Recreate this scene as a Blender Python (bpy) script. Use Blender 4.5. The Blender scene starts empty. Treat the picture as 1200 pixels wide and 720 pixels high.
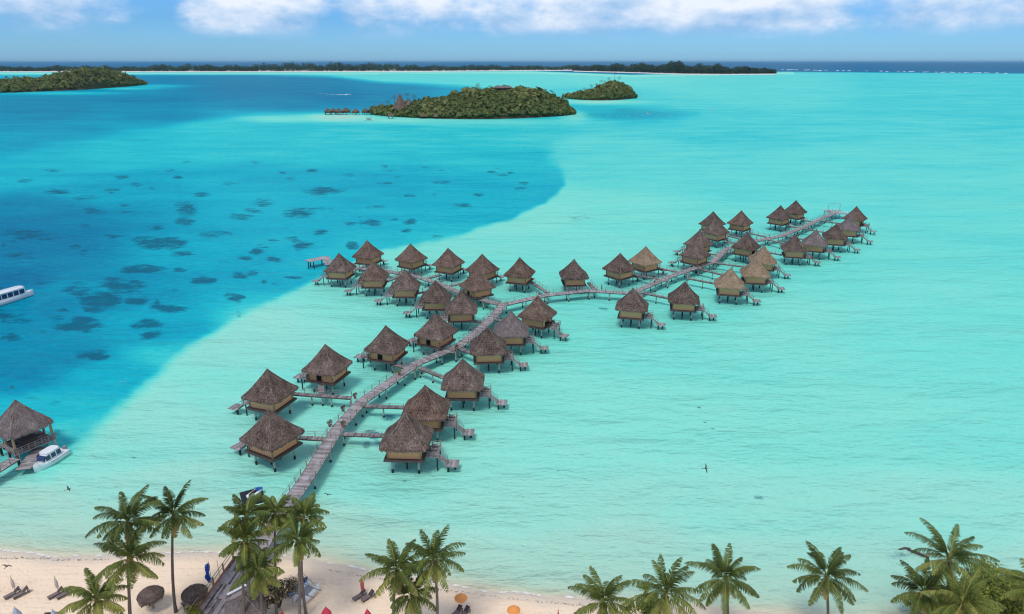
import bpy, math, random
import numpy as np
from mathutils import Vector, Matrix
random.seed(7)
rng = np.random.default_rng(7)
R = math.radians
sc = bpy.context.scene
COL = sc.collection
PI = math.pi

# ------------------------------------------------------------------ survey of the site
F, CAMH, YH = 800.0, 60.0, 71.0
PITCH = math.atan((360 - YH) / F)
CP, SP = math.cos(PITCH), math.sin(PITCH)
def G(px, py, z=0.0):
    """ground position (at height z) sighted at a picture measurement"""
    u, v = (px - 600) / F, (py - 360) / F
    d = (u, CP - v * SP, -SP - v * CP)
    t = (z - CAMH) / d[2]
    return Vector((d[0] * t, d[1] * t, z))

# ------------------------------------------------------------------ mesh builder
class MB:
    def __init__(s):
        s.v = []; s.f = []; s.t = []
    def face(s, pts, tint=0.5):
        n = len(s.v); s.v.extend([tuple(p) for p in pts]); s.f.append(tuple(range(n, n + len(pts)))); s.t.append(tint)
    def add(s, verts, faces, tint=0.5):
        n = len(s.v); s.v.extend([tuple(p) for p in verts])
        for f in faces: s.f.append(tuple(i + n for i in f)); s.t.append(tint)
    def box(s, x0, x1, y0, y1, z0, z1, tint=0.5, M=None):
        p = [Vector((x, y, z)) for z in (z0, z1) for (x, y) in ((x0, y0), (x1, y0), (x1, y1), (x0, y1))]
        if M is not None: p = [M @ q for q in p]
        s.add(p, [(3, 2, 1, 0), (4, 5, 6, 7), (0, 1, 5, 4), (1, 2, 6, 5), (2, 3, 7, 6), (3, 0, 4, 7)], tint)
    def tube(s, a, b, r0, r1=None, n=8, tint=0.5, cap=True):
        r1 = r0 if r1 is None else r1
        a, b = Vector(a), Vector(b); d = (b - a).normalized()
        x = d.orthogonal().normalized(); y = d.cross(x)
        P = [a + (x * math.cos(2 * PI * i / n) + y * math.sin(2 * PI * i / n)) * r0 for i in range(n)]
        P += [b + (x * math.cos(2 * PI * i / n) + y * math.sin(2 * PI * i / n)) * r1 for i in range(n)]
        fs = [(i, (i + 1) % n, n + (i + 1) % n, n + i) for i in range(n)]
        if cap: fs += [tuple(reversed(range(n))), tuple(range(n, 2 * n))]
        s.add(P, fs, tint)
    def path(s, pts, rad, n=8, tint=0.5):
        pts = [Vector(p) for p in pts]; rings = []
        for i, p in enumerate(pts):
            d = (pts[min(i + 1, len(pts) - 1)] - pts[max(i - 1, 0)]).normalized()
            x = d.cross(Vector((0, 1, 0.01))).normalized(); y = d.cross(x)
            rings.append([p + (x * math.cos(2 * PI * k / n) + y * math.sin(2 * PI * k / n)) * rad[i] for k in range(n)])
        s.rings(rings, tint)
    def rings(s, rings, tint=0.5, cap=True):
        n = len(rings[0]); V = [p for r in rings for p in r]; fs = []
        for j in range(len(rings) - 1):
            for i in range(n):
                fs.append((j * n + i, j * n + (i + 1) % n, (j + 1) * n + (i + 1) % n, (j + 1) * n + i))
        if cap: fs += [tuple(reversed(range(n))), tuple(range((len(rings) - 1) * n, len(rings) * n))]
        s.add(V, fs, tint)
    def build(s, name, mat, parent=None, smooth=False):
        me = bpy.data.meshes.new(name)
        me.from_pydata(s.v, [], s.f); me.update()
        at = me.attributes.new('tint', 'FLOAT', 'FACE')
        at.data.foreach_set('value', np.array(s.t, dtype=np.float32))
        if smooth: me.polygons.foreach_set('use_smooth', [True] * len(me.polygons))
        me.materials.append(mat)
        o = bpy.data.objects.new(name, me); COL.objects.link(o)
        if parent is not None: o.parent = parent
        return o

def thing(name, label, cat, loc=(0, 0, 0), rz=0.0, group=None):
    o = bpy.data.objects.new(name, None); COL.objects.link(o)
    o.location = loc; o.rotation_euler = (0, 0, rz); o.empty_display_size = 0.3
    return tag(o, label, cat, group)
def tag(o, label, cat, group=None):
    o['label'] = label; o['category'] = cat
    if group: o['group'] = group
    return o
def copy_tree(o, parent=None):
    c = o.copy(); COL.objects.link(c)
    if parent is not None: c.parent = parent
    for ch in list(o.children): copy_tree(ch, c)
    return c
def structure(o):
    o['kind'] = 'structure'; return o
def stuff(o, label=None):
    o['kind'] = 'stuff'
    if label: o['label'] = label
    return o

# ------------------------------------------------------------------ materials
def newmat(name):
    m = bpy.data.materials.new(name); m.use_nodes = True
    nt = m.node_tree; b = nt.nodes['Principled BSDF']
    return m, nt, b
def N(nt, t, **kw):
    n = nt.nodes.new(t)
    for k, v in kw.items(): setattr(n, k, v)
    return n
def ramp(nt, stops, interp='LINEAR'):
    r = N(nt, 'ShaderNodeValToRGB'); e = r.color_ramp.elements; r.color_ramp.interpolation = interp
    while len(e) < len(stops): e.new(0.5)
    for i, (p, c) in enumerate(stops):
        e[i].position = p; e[i].color = (c[0], c[1], c[2], 1)
    return r
def math_(nt, op, a, b=None, c=None, clamp=False):
    n = N(nt, 'ShaderNodeMath', operation=op, use_clamp=clamp)
    for i, x in enumerate((a, b, c)):
        if x is None: continue
        if isinstance(x, (int, float)): n.inputs[i].default_value = x
        else: nt.links.new(x, n.inputs[i])
    return n.outputs[0]
def noise(nt, vec, scale, detail=3, rough=0.55, dim='3D'):
    n = N(nt, 'ShaderNodeTexNoise', noise_dimensions=dim)
    n.inputs['Scale'].default_value = scale; n.inputs['Detail'].default_value = detail; n.inputs['Roughness'].default_value = rough
    if vec is not None: nt.links.new(vec, n.inputs['Vector'])
    return n.outputs['Fac']
def mapping(nt, vec, scale):
    m = N(nt, 'ShaderNodeMapping'); m.inputs['Scale'].default_value = scale
    nt.links.new(vec, m.inputs['Vector']); return m.outputs[0]
def bump(nt, b, h, strength, dist):
    n = N(nt, 'ShaderNodeBump'); n.inputs['Strength'].default_value = strength; n.inputs['Distance'].default_value = dist
    nt.links.new(h, n.inputs['Height']); nt.links.new(n.outputs[0], b.inputs['Normal'])

def simple(name, c0, c1=None, rough=0.7, scale=3.0, spec=0.3, tint=0.0, bmp=0.0, metal=0.0, stretch=(1, 1, 1)):
    """base colour wandering between c0 and c1 with noise and with the per-face 'tint'"""
    m, nt, b = newmat(name)
    c1 = c1 or tuple(x * 0.8 for x in c0)
    tc = N(nt, 'ShaderNodeTexCoord').outputs['Object']
    n = noise(nt, mapping(nt, tc, stretch), scale, 4, 0.6)
    oi = N(nt, 'ShaderNodeObjectInfo').outputs['Random']
    f = math_(nt, 'MULTIPLY_ADD', n, 2.0, -0.5)
    if tint:
        a = N(nt, 'ShaderNodeAttribute', attribute_name='tint').outputs['Fac']
        f = math_(nt, 'ADD', f, math_(nt, 'MULTIPLY', math_(nt, 'SUBTRACT', a, 0.5), tint))
    f = math_(nt, 'ADD', f, math_(nt, 'MULTIPLY_ADD', oi, 0.2, -0.1), clamp=True)
    r = ramp(nt, [(0, c0), (1, c1)]); nt.links.new(f, r.inputs[0])
    nt.links.new(r.outputs[0], b.inputs['Base Color'])
    b.inputs['Roughness'].default_value = rough; b.inputs['Specular IOR Level'].default_value = spec
    b.inputs['Metallic'].default_value = metal
    if bmp: bump(nt, b, n, bmp, 0.05)
    return m

def thatch(name, dark, mid, light):
    m, nt, b = newmat(name)
    tc = N(nt, 'ShaderNodeTexCoord').outputs['Object']
    s = N(nt, 'ShaderNodeSeparateXYZ'); nt.links.new(tc, s.inputs[0])
    ang = math_(nt, 'ARCTAN2', s.outputs[1], s.outputs[0])
    cv = N(nt, 'ShaderNodeCombineXYZ')
    oi = N(nt, 'ShaderNodeObjectInfo').outputs['Random']
    nt.links.new(math_(nt, 'MULTIPLY', ang, 14.0), cv.inputs[0])
    nt.links.new(math_(nt, 'MULTIPLY', s.outputs[2], 1.6), cv.inputs[1])
    nt.links.new(math_(nt, 'MULTIPLY', oi, 50.0), cv.inputs[2])
    streak = noise(nt, cv.outputs[0], 1.6, 5, 0.7)
    off = N(nt, 'ShaderNodeVectorMath', operation='ADD'); nt.links.new(tc, off.inputs[0])
    oc = N(nt, 'ShaderNodeCombineXYZ'); nt.links.new(math_(nt, 'MULTIPLY', oi, 90.0), oc.inputs[0]); nt.links.new(oc.outputs[0], off.inputs[1])
    blotch = noise(nt, off.outputs[0], 0.55, 4, 0.6)
    course = math_(nt, 'SINE', math_(nt, 'MULTIPLY_ADD', s.outputs[2], 17.0, math_(nt, 'MULTIPLY', streak, 4.0)))
    tn = N(nt, 'ShaderNodeAttribute', attribute_name='tint').outputs['Fac']
    f = math_(nt, 'MULTIPLY_ADD', streak, 1.5, -0.62)
    f = math_(nt, 'ADD', f, math_(nt, 'MULTIPLY_ADD', blotch, 1.0, -0.3))
    f = math_(nt, 'ADD', f, math_(nt, 'MULTIPLY', course, 0.045))
    f = math_(nt, 'ADD', f, math_(nt, 'MULTIPLY', math_(nt, 'SUBTRACT', tn, 0.5), 0.55))
    f = math_(nt, 'ADD', f, math_(nt, 'MULTIPLY_ADD', oi, 0.12, -0.06), clamp=True)
    r = ramp(nt, [(0.0, dark), (0.5, mid), (1.0, light)]); nt.links.new(f, r.inputs[0])
    nt.links.new(r.outputs[0], b.inputs['Base Color'])
    b.inputs['Roughness'].default_value = 0.95; b.inputs['Specular IOR Level'].default_value = 0.1
    bump(nt, b, streak, 0.7, 0.12)
    return m

M = {}
M['thatch'] = thatch('weathered thatch', (0.048, 0.032, 0.025), (0.172, 0.124, 0.101), (0.40, 0.32, 0.265))
M['thatch_new'] = thatch('new tan thatch', (0.16, 0.105, 0.06), (0.33, 0.235, 0.155), (0.52, 0.41, 0.30))
M['thatch_grey'] = thatch('silvered thatch', (0.10, 0.075, 0.068), (0.20, 0.16, 0.15), (0.38, 0.33, 0.31))
M['thatch_red'] = thatch('reddish thatch', (0.054, 0.033, 0.024), (0.195, 0.130, 0.100), (0.40, 0.30, 0.24))
M['weave'] = simple('woven bamboo wall', (0.92, 0.47, 0.24), (0.76, 0.37, 0.17), 0.75, 6, 0.2, bmp=0.3, stretch=(1, 1, 4))
M['darkwood'] = simple('dark timber', (0.06, 0.045, 0.04), (0.13, 0.10, 0.09), 0.8, 4)
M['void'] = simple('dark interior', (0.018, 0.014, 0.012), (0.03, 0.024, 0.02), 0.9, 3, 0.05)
M['deck_walk'] = simple('grey brown decking', (0.12, 0.10, 0.095), (0.34, 0.295, 0.285), 0.85, 0.9, 0.15, tint=0.9)
M['deck'] = simple('weathered decking', (0.19, 0.165, 0.162), (0.44, 0.395, 0.39), 0.85, 0.9, 0.15, tint=0.9)
M['deck_dark'] = simple('dark weathered decking', (0.055, 0.045, 0.045), (0.33, 0.28, 0.28), 0.85, 1.2, 0.15, tint=1.0)
M['rail'] = simple('grey rail timber', (0.20, 0.165, 0.155), (0.36, 0.31, 0.29), 0.8, 5)
M['tanwood'] = simple('tan timber', (0.40, 0.27, 0.16), (0.27, 0.18, 0.11), 0.75, 4)
M['pile'] = simple('pale concrete pile', (0.52, 0.50, 0.46), (0.34, 0.31, 0.27), 0.85, 5, bmp=0.2)
M['foot'] = simple('weed covered pile foot', (0.015, 0.022, 0.02), (0.04, 0.05, 0.04), 0.7, 6)
M['white'] = simple('white gelcoat', (0.80, 0.80, 0.80), (0.70, 0.72, 0.74), 0.25, 1.0, 0.5)
M['glassdark'] = simple('dark boat window', (0.02, 0.035, 0.09), (0.03, 0.05, 0.13), 0.08, 1, 0.6)
M['grey'] = simple('grey plastic', (0.28, 0.28, 0.29), None, 0.5, 3)
M['black'] = simple('black rubber', (0.02, 0.02, 0.022), None, 0.5, 3)
M['metal'] = simple('brushed metal', (0.55, 0.55, 0.56), None, 0.35, 3, 0.5, metal=0.8)
M['blue'] = simple('blue canvas', (0.03, 0.12, 0.50), (0.02, 0.07, 0.33), 0.6, 4)
M['bluehull'] = simple('blue hull', (0.03, 0.16, 0.55), (0.03, 0.11, 0.4), 0.3, 2, 0.5)
M['red'] = simple('red canvas', (0.62, 0.05, 0.10), (0.48, 0.035, 0.075), 0.7, 4)
M['coral'] = simple('faded red canvas', (0.55, 0.14, 0.11), (0.42, 0.09, 0.075), 0.7, 4)
M['orange'] = simple('orange canvas', (0.85, 0.33, 0.09), (0.75, 0.27, 0.07), 0.7, 2)
M['palecanvas'] = simple('pale canvas', (0.62, 0.52, 0.46), (0.52, 0.43, 0.38), 0.8, 5)
M['greycanvas'] = simple('blue grey canvas', (0.42, 0.46, 0.53), (0.34, 0.38, 0.45), 0.8, 5)
M['lounger'] = simple('dark brown wicker', (0.05, 0.035, 0.032), (0.11, 0.08, 0.075), 0.7, 6)
M['cushion'] = simple('taupe sling', (0.16, 0.115, 0.105), (0.24, 0.18, 0.165), 0.8, 5)
M['trunk'] = simple('palm trunk', (0.10, 0.08, 0.065), (0.22, 0.18, 0.15), 0.9, 2, 0.1, bmp=0.5, stretch=(1, 1, 6))
M['bark'] = simple('bark', (0.08, 0.06, 0.05), (0.16, 0.12, 0.1), 0.9, 3, 0.1)
M['terracotta'] = simple('terracotta', (0.35, 0.13, 0.07), None, 0.8, 4)
M['skin'] = simple('skin', (0.36, 0.2, 0.13), (0.3, 0.16, 0.1), 0.6, 4)
M['shirt'] = simple('white shirt cloth', (0.7, 0.7, 0.68), None, 0.9, 4)
M['darkcloth'] = simple('dark cloth', (0.03, 0.03, 0.045), None, 0.9, 4)
M['hair'] = simple('dark hair', (0.02, 0.014, 0.01), None, 0.6, 8)
M['feather'] = simple('dark feathers', (0.03, 0.027, 0.025), (0.06, 0.055, 0.05), 0.8, 6)

def foliage(name, stops, var=0.9, rough=0.55, trans=0.25, scale=0.3):
    m, nt, b = newmat(name)
    tc = N(nt, 'ShaderNodeTexCoord').outputs['Object']
    n = noise(nt, tc, scale, 3, 0.6)
    a = N(nt, 'ShaderNodeAttribute', attribute_name='tint').outputs['Fac']
    f = math_(nt, 'ADD', math_(nt, 'MULTIPLY_ADD', n, 0.9, -0.45), math_(nt, 'MULTIPLY_ADD', a, var, 0.5 - var / 2), clamp=True)
    r = ramp(nt, stops); nt.links.new(f, r.inputs[0])
    nt.links.new(r.outputs[0], b.inputs['Base Color'])
    b.inputs['Roughness'].default_value = rough; b.inputs['Specular IOR Level'].default_value = 0.25
    out = nt.nodes['Material Output']
    tr = N(nt, 'ShaderNodeBsdfTranslucent'); nt.links.new(r.outputs[0], tr.inputs[0])
    mx = N(nt, 'ShaderNodeMixShader'); mx.inputs[0].default_value = trans
    nt.links.new(b.outputs[0], mx.inputs[1]); nt.links.new(tr.outputs[0], mx.inputs[2]); nt.links.new(mx.outputs[0], out.inputs[0])
    return m
M['palm'] = foliage('palm fronds', [(0, (0.038, 0.060, 0.016)), (0.38, (0.13, 0.175, 0.036)), (0.72, (0.36, 0.36, 0.08)), (1, (0.52, 0.38, 0.17))], trans=.33)
M['leaf'] = foliage('broad leaves', [(0, (0.055, 0.085, 0.016)), (0.5, (0.23, 0.28, 0.045)), (1, (0.48, 0.46, 0.09))])
M['leaf_lime'] = foliage('lime leaves', [(0, (0.10, 0.12, 0.015)), (0.5, (0.24, 0.25, 0.03)), (1, (0.40, 0.36, 0.06))])
M['leaf_bronze'] = foliage('bronze leaves', [(0, (0.05, 0.04, 0.018)), (0.5, (0.22, 0.17, 0.075)), (1, (0.6, 0.5, 0.32))], 1.2)
M['forest'] = foliage('island forest', [(0, (0.055, 0.080, 0.025)), (0.5, (0.165, 0.200, 0.058)), (1, (0.36, 0.33, 0.12))], 0.6, 0.7, 0.35, 0.035)
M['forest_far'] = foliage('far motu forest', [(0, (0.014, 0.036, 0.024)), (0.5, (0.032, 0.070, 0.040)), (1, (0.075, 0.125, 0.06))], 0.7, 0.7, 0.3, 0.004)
M['flower'] = foliage('flowering plant', [(0, (0.06, 0.03, 0.02)), (0.5, (0.20, 0.07, 0.045)), (1, (0.5, 0.05, 0.06))], 1.2)

def sand_mat():
    m, nt, b = newmat('coral sand')
    tc = N(nt, 'ShaderNodeTexCoord').outputs['Object']
    big = noise(nt, mapping(nt, tc, (0.35, 1.0, 1.0)), 0.22, 4, 0.6)
    fine = noise(nt, tc, 2.6, 5, 0.7)
    rake = noise(nt, mapping(nt, tc, (0.12, 2.2, 1.0)), 0.9, 3, 0.6)
    f = math_(nt, 'ADD', math_(nt, 'MULTIPLY', big, 0.5), math_(nt, 'ADD', math_(nt, 'MULTIPLY', fine, 0.3), math_(nt, 'MULTIPLY', rake, 0.3)))
    r = ramp(nt, [(0.25, (0.62, 0.435, 0.29)), (0.50, (0.90, 0.68, 0.475)), (0.85, (0.94, 0.76, 0.56))])
    nt.links.new(f, r.inputs[0])
    w = N(nt, 'ShaderNodeAttribute', attribute_name='wet').outputs['Fac']
    mx = N(nt, 'ShaderNodeMix', data_type='RGBA'); nt.links.new(w, mx.inputs[0])
    nt.links.new(r.outputs[0], mx.inputs[6]); mx.inputs[7].default_value = (0.58, 0.50, 0.40, 1)
    nt.links.new(mx.outputs[2], b.inputs['Base Color'])
    b.inputs['Roughness'].default_value = 0.95; b.inputs['Specular IOR Level'].default_value = 0.1
    h = math_(nt, 'ADD', fine, math_(nt, 'MULTIPLY', rake, 1.5))
    vf = N(nt, 'ShaderNodeTexVoronoi'); vf.inputs['Scale'].default_value = 1.5; nt.links.new(tc, vf.inputs['Vector'])
    h = math_(nt, 'ADD', h, math_(nt, 'MULTIPLY', math_(nt, 'MULTIPLY', vf.outputs['Distance'], 2.2, clamp=True), .8))
    bump(nt, b, h, 0.8, 0.14)
    return m
M['sand'] = sand_mat()
M['hill'] = simple('hill soil', (0.035, 0.045, 0.016), (0.10, 0.085, 0.05), 0.95, 0.05, 0.1)
M['beachfar'] = simple('far beach', (0.72, 0.66, 0.58), (0.6, 0.56, 0.5), 0.95, 0.02, 0.1)

def srgb(r, g, b):
    f = lambda c: (c / 255) / 12.92 if c <= 10 else ((c / 255 + 0.055) / 1.055) ** 2.4
    return (f(r), f(g), f(b))
WK = (0.88, 0.92, 0.81)      # albedo for the blue-white daylight of the scene
def water_mat():
    m, nt, b = newmat('lagoon water')
    geo = N(nt, 'ShaderNodeNewGeometry').outputs['Position']
    d = N(nt, 'ShaderNodeAttribute', attribute_name='depth').outputs['Fac']
    cor = N(nt, 'ShaderNodeAttribute', attribute_name='reef').outputs['Fac']
    n1 = noise(nt, mapping(nt, geo, (0.5, 1.0, 1.0)), 0.045, 5, 0.6)          # drifts of sand
    n2 = noise(nt, mapping(nt, geo, (0.40, 1.0, 1.0)), 0.65, 5, 0.7)         # light and dark of ripples put into the colour
    n3 = noise(nt, mapping(nt, geo, (0.4, 1.0, 1.0)), 0.010, 4, 0.55)
    am = math_(nt, 'MULTIPLY_ADD', d, 3.2, 0.05, clamp=True)      # a thin film of water hardly varies
    dd = math_(nt, 'ADD', d, math_(nt, 'MULTIPLY', am, math_(nt, 'MULTIPLY_ADD', n1, 0.16, -0.08)))
    dd = math_(nt, 'ADD', dd, math_(nt, 'MULTIPLY', math_(nt, 'MULTIPLY_ADD', d, 0.30, 0.0), math_(nt, 'MULTIPLY_ADD', n2, 1.0, -0.5)))
    dd = math_(nt, 'ADD', dd, math_(nt, 'MULTIPLY_ADD', n3, 0.12, -0.06), clamp=True)
    S = [(0.0, (226, 210, 190)), (0.05, (204, 206, 186)), (0.11, (180, 212, 198)), (0.2, (164, 220, 208)), (0.29, (144, 225, 214)), (0.38, (120, 222, 212)),
         (0.46, (94, 214, 213)), (0.54, (38, 196, 208)), (0.62, (8, 174, 200)), (0.70, (0, 150, 184)), (0.79, (0, 124, 166)), (0.88, (0, 101, 148)), (1.0, (0, 80, 126))]
    r = ramp(nt, [(p, tuple(x * k for x, k in zip(srgb(*c), WK))) for p, c in S]); nt.links.new(dd, r.inputs[0])
    # reef heads and a painted shelf shade patch: ragged edge from noise
    nr = noise(nt, mapping(nt, geo, (0.6, 1.0, 1.0)), 0.28, 6, 0.78)
    cf = math_(nt, 'ADD', cor, math_(nt, 'MULTIPLY_ADD', nr, 4.2, -2.1))
    cf = math_(nt, 'MULTIPLY_ADD', cf, 1.5, -0.35, clamp=True)
    cf = math_(nt, 'MULTIPLY', math_(nt, 'MULTIPLY', cf, math_(nt, 'MULTIPLY', cor, 3.0, clamp=True)), 0.80)
    mx = N(nt, 'ShaderNodeMix', data_type='RGBA'); nt.links.new(cf, mx.inputs[0])
    nt.links.new(r.outputs[0], mx.inputs[6]); mx.inputs[7].default_value = (*srgb(5, 82, 106), 1)
    # stray coral bits on the pale bottom
    vo = N(nt, 'ShaderNodeTexVoronoi'); vo.inputs['Scale'].default_value = 0.17
    nt.links.new(mapping(nt, geo, (0.7, 1.0, 1.0)), vo.inputs['Vector'])
    sp = math_(nt, 'LESS_THAN', math_(nt, 'ADD', vo.outputs['Distance'], math_(nt, 'MULTIPLY', nr, 0.10)), 0.075)
    sep = N(nt, 'ShaderNodeSeparateColor'); nt.links.new(vo.outputs['Color'], sep.inputs[0])
    sp = math_(nt, 'MULTIPLY', sp, math_(nt, 'GREATER_THAN', sep.outputs[0], 0.62))
    sp = math_(nt, 'MULTIPLY', sp, math_(nt, 'LESS_THAN', d, 0.30))
    sp = math_(nt, 'MULTIPLY', math_(nt, 'MULTIPLY', sp, math_(nt, 'GREATER_THAN', d, 0.07)), 0.5)
    m2 = N(nt, 'ShaderNodeMix', data_type='RGBA'); nt.links.new(sp, m2.inputs[0])
    nt.links.new(mx.outputs[2], m2.inputs[6]); m2.inputs[7].default_value = (*srgb(50, 110, 105), 1)
    # wind ripples: finer near, long swells far
    w1 = noise(nt, mapping(nt, geo, (0.45, 1.0, 1.0)), 0.8, 4, 0.65)
    w2 = noise(nt, mapping(nt, geo, (0.38, 1.0, 1.0)), 0.16, 4, 0.6)
    w3 = noise(nt, mapping(nt, geo, (0.30, 1.0, 1.0)), 0.03, 4, 0.6)
    h = math_(nt, 'ADD', w1, math_(nt, 'ADD', math_(nt, 'MULTIPLY', w2, 3.5), math_(nt, 'MULTIPLY', w3, 9.0)))
    bn = N(nt, 'ShaderNodeBump'); bn.inputs['Strength'].default_value = 0.8; bn.inputs['Distance'].default_value = 0.75; nt.links.new(h, bn.inputs['Height'])
    nt.nodes.remove(b)
    df = N(nt, 'ShaderNodeBsdfDiffuse'); nt.links.new(m2.outputs[2], df.inputs[0]); nt.links.new(bn.outputs[0], df.inputs['Normal'])
    gl = N(nt, 'ShaderNodeBsdfGlossy'); gl.inputs['Roughness'].default_value = 0.12; gl.inputs[0].default_value = (1, 1, 1, 1); nt.links.new(bn.outputs[0], gl.inputs['Normal'])
    lw = N(nt, 'ShaderNodeLayerWeight'); lw.inputs['Blend'].default_value = 0.5; nt.links.new(bn.outputs[0], lw.inputs['Normal'])
    fr = math_(nt, 'MULTIPLY_ADD', math_(nt, 'POWER', lw.outputs['Facing'], 4.0), 0.10, 0.015)
    ms = N(nt, 'ShaderNodeMixShader'); nt.links.new(fr, ms.inputs[0]); nt.links.new(df.outputs[0], ms.inputs[1]); nt.links.new(gl.outputs[0], ms.inputs[2])
    nt.links.new(ms.outputs[0], nt.nodes['Material Output'].inputs[0])
    return m
M['water'] = water_mat()
M['swash'] = simple('sandy foam', (0.80, 0.76, 0.70), (0.68, 0.66, 0.6), 0.9, 0.5)
M['foam'] = simple('foam', (0.85, 0.88, 0.9), (0.7, 0.8, 0.84), 0.9, 0.1)

# ------------------------------------------------------------------ the water (lagoon, channel, open ocean): one sheet with its bathymetry
def seg_dist(X, Y, poly, closed):
    best = np.full(X.shape, 1e9)
    n = len(poly)
    for i in range(n if closed else n - 1):
        ax, ay = poly[i]; bx, by = poly[(i + 1) % n]
        dx, dy = bx - ax, by - ay
        t = np.clip(((X - ax) * dx + (Y - ay) * dy) / (dx * dx + dy * dy + 1e-9), 0, 1)
        best = np.minimum(best, np.hypot(X - ax - t * dx, Y - ay - t * dy))
    return best
def inside(X, Y, poly):
    r = np.zeros(X.shape, bool); n = len(poly)
    for i in range(n):
        ax, ay = poly[i]; bx, by = poly[(i + 1) % n]
        c = ((ay > Y) != (by > Y)) & (X < (bx - ax) * (Y - ay) / (by - ay + 1e-12) + ax)
        r ^= c
    return r
def wob(X, Y, s, seed):
    q = np.random.default_rng(seed); o = np.zeros(X.shape)
    for k in range(7):
        a = q.uniform(0, 2 * PI); f = s * q.uniform(0.6, 1.9); ph = q.uniform(0, 6.28)
        o += np.sin((X * math.cos(a) + Y * 1.7 * math.sin(a)) * f + ph) / 3.5
    return o
SHORE = [(-500, 640), (-200, 643), (0, 645), (60, 650), (110, 651), (180, 647), (260, 645), (310, 650), (370, 654), (400, 660), (440, 670), (480, 678), (530, 685),
         (580, 692), (640, 699), (680, 702), (740, 706), (800, 711), (860, 715), (920, 718), (1000, 725), (1100, 722), (1200, 704), (1400, 690), (1800, 680)]
CHANNEL = [(-900, 600), (-300, 590), (0, 563), (50, 553), (85, 535), (115, 505), (165, 455), (230, 402), (290, 367), (350, 338), (385, 322), (420, 306), (455, 295), (500, 283),
           (540, 276), (600, 259), (640, 239), (661, 217), (655, 199), (640, 186), (650, 168), (700, 152), (790, 142), (818, 133), (770, 126), (690, 124), (640, 114),
           (600, 109), (545, 101), (450, 97), (385, 90), (300, 87.5), (-900, 87.5)]
DEEP = [(560, 220, .67), (450, 220, .69), (300, 220, .68), (150, 225, .72), (40, 250, .84), (-40, 270, .9), (30, 290, .88), (0, 330, .92), (60, 350, .82), (110, 340, .79),
        (250, 300, .71), (350, 280, .68), (200, 380, .72), (60, 420, .80), (10, 440, .83), (130, 440, .68), (60, 480, .64), (90, 505, .57), (20, 520, .55), (40, 545, .48),
        (20, 205, .66), (120, 182, .61), (250, 167, .57), (400, 170, .57), (520, 170, .59), (620, 195, .62), (600, 245, .66), (480, 260, .67), (420, 290, .62),
        (200, 110, .86), (300, 104, .88), (400, 112, .88), (50, 130, .82), (100, 152, .76), (200, 138, .8), (330, 122, .83), (100, 97, .84), (20, 92, .7),
        (300, 93, .86), (470, 103, .82), (330, 141, .6), (450, 112, .84), (540, 107, .74), (600, 112, .6), (0, 170, .74), (-300, 150, .85), (-300, 300, .92), (-300, 450, .85),
        (730, 133, .66), (790, 134, .64), (690, 148, .54), (150, 165, .60), (60, 185, .66), (240, 150, .55), (420, 148, .54), (560, 150, .54), (660, 160, .53), (310, 380, .5), (220, 420, .55), (520, 285, .6)]
SHELF = [(0, 600, .15), (200, 570, .22), (300, 600, .18), (600, 600, .22), (900, 600, .26), (1100, 600, .24), (600, 450, .33), (450, 560, .27), (750, 480, .31), (900, 400, .34),
         (1100, 400, .37), (1000, 500, .32), (1150, 500, .34), (1000, 200, .45), (700, 260, .37), (1100, 130, .5), (850, 150, .5), (700, 185, .47), (800, 200, .46), (900, 105, .46), (600, 93, .44), (450, 92, .46),
         (1100, 95, .5), (720, 92, .42), (300, 400, .27), (640, 255, .33), (200, 480, .27), (450, 340, .32), (550, 330, .36), (800, 350, .37), (950, 290, .40), (1150, 250, .43), (500, 430, .34),
         (250, 470, .30), (420, 440, .33), (1400, 300, .45), (1400, 500, .35), (-200, 615, .12), (350, 560, .27), (700, 650, .16), (900, 660, .19), (1050, 670, .17), (600, 520, .29), (130, 530, .29), (700, 112, .5), (640, 400, .35)]
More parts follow.
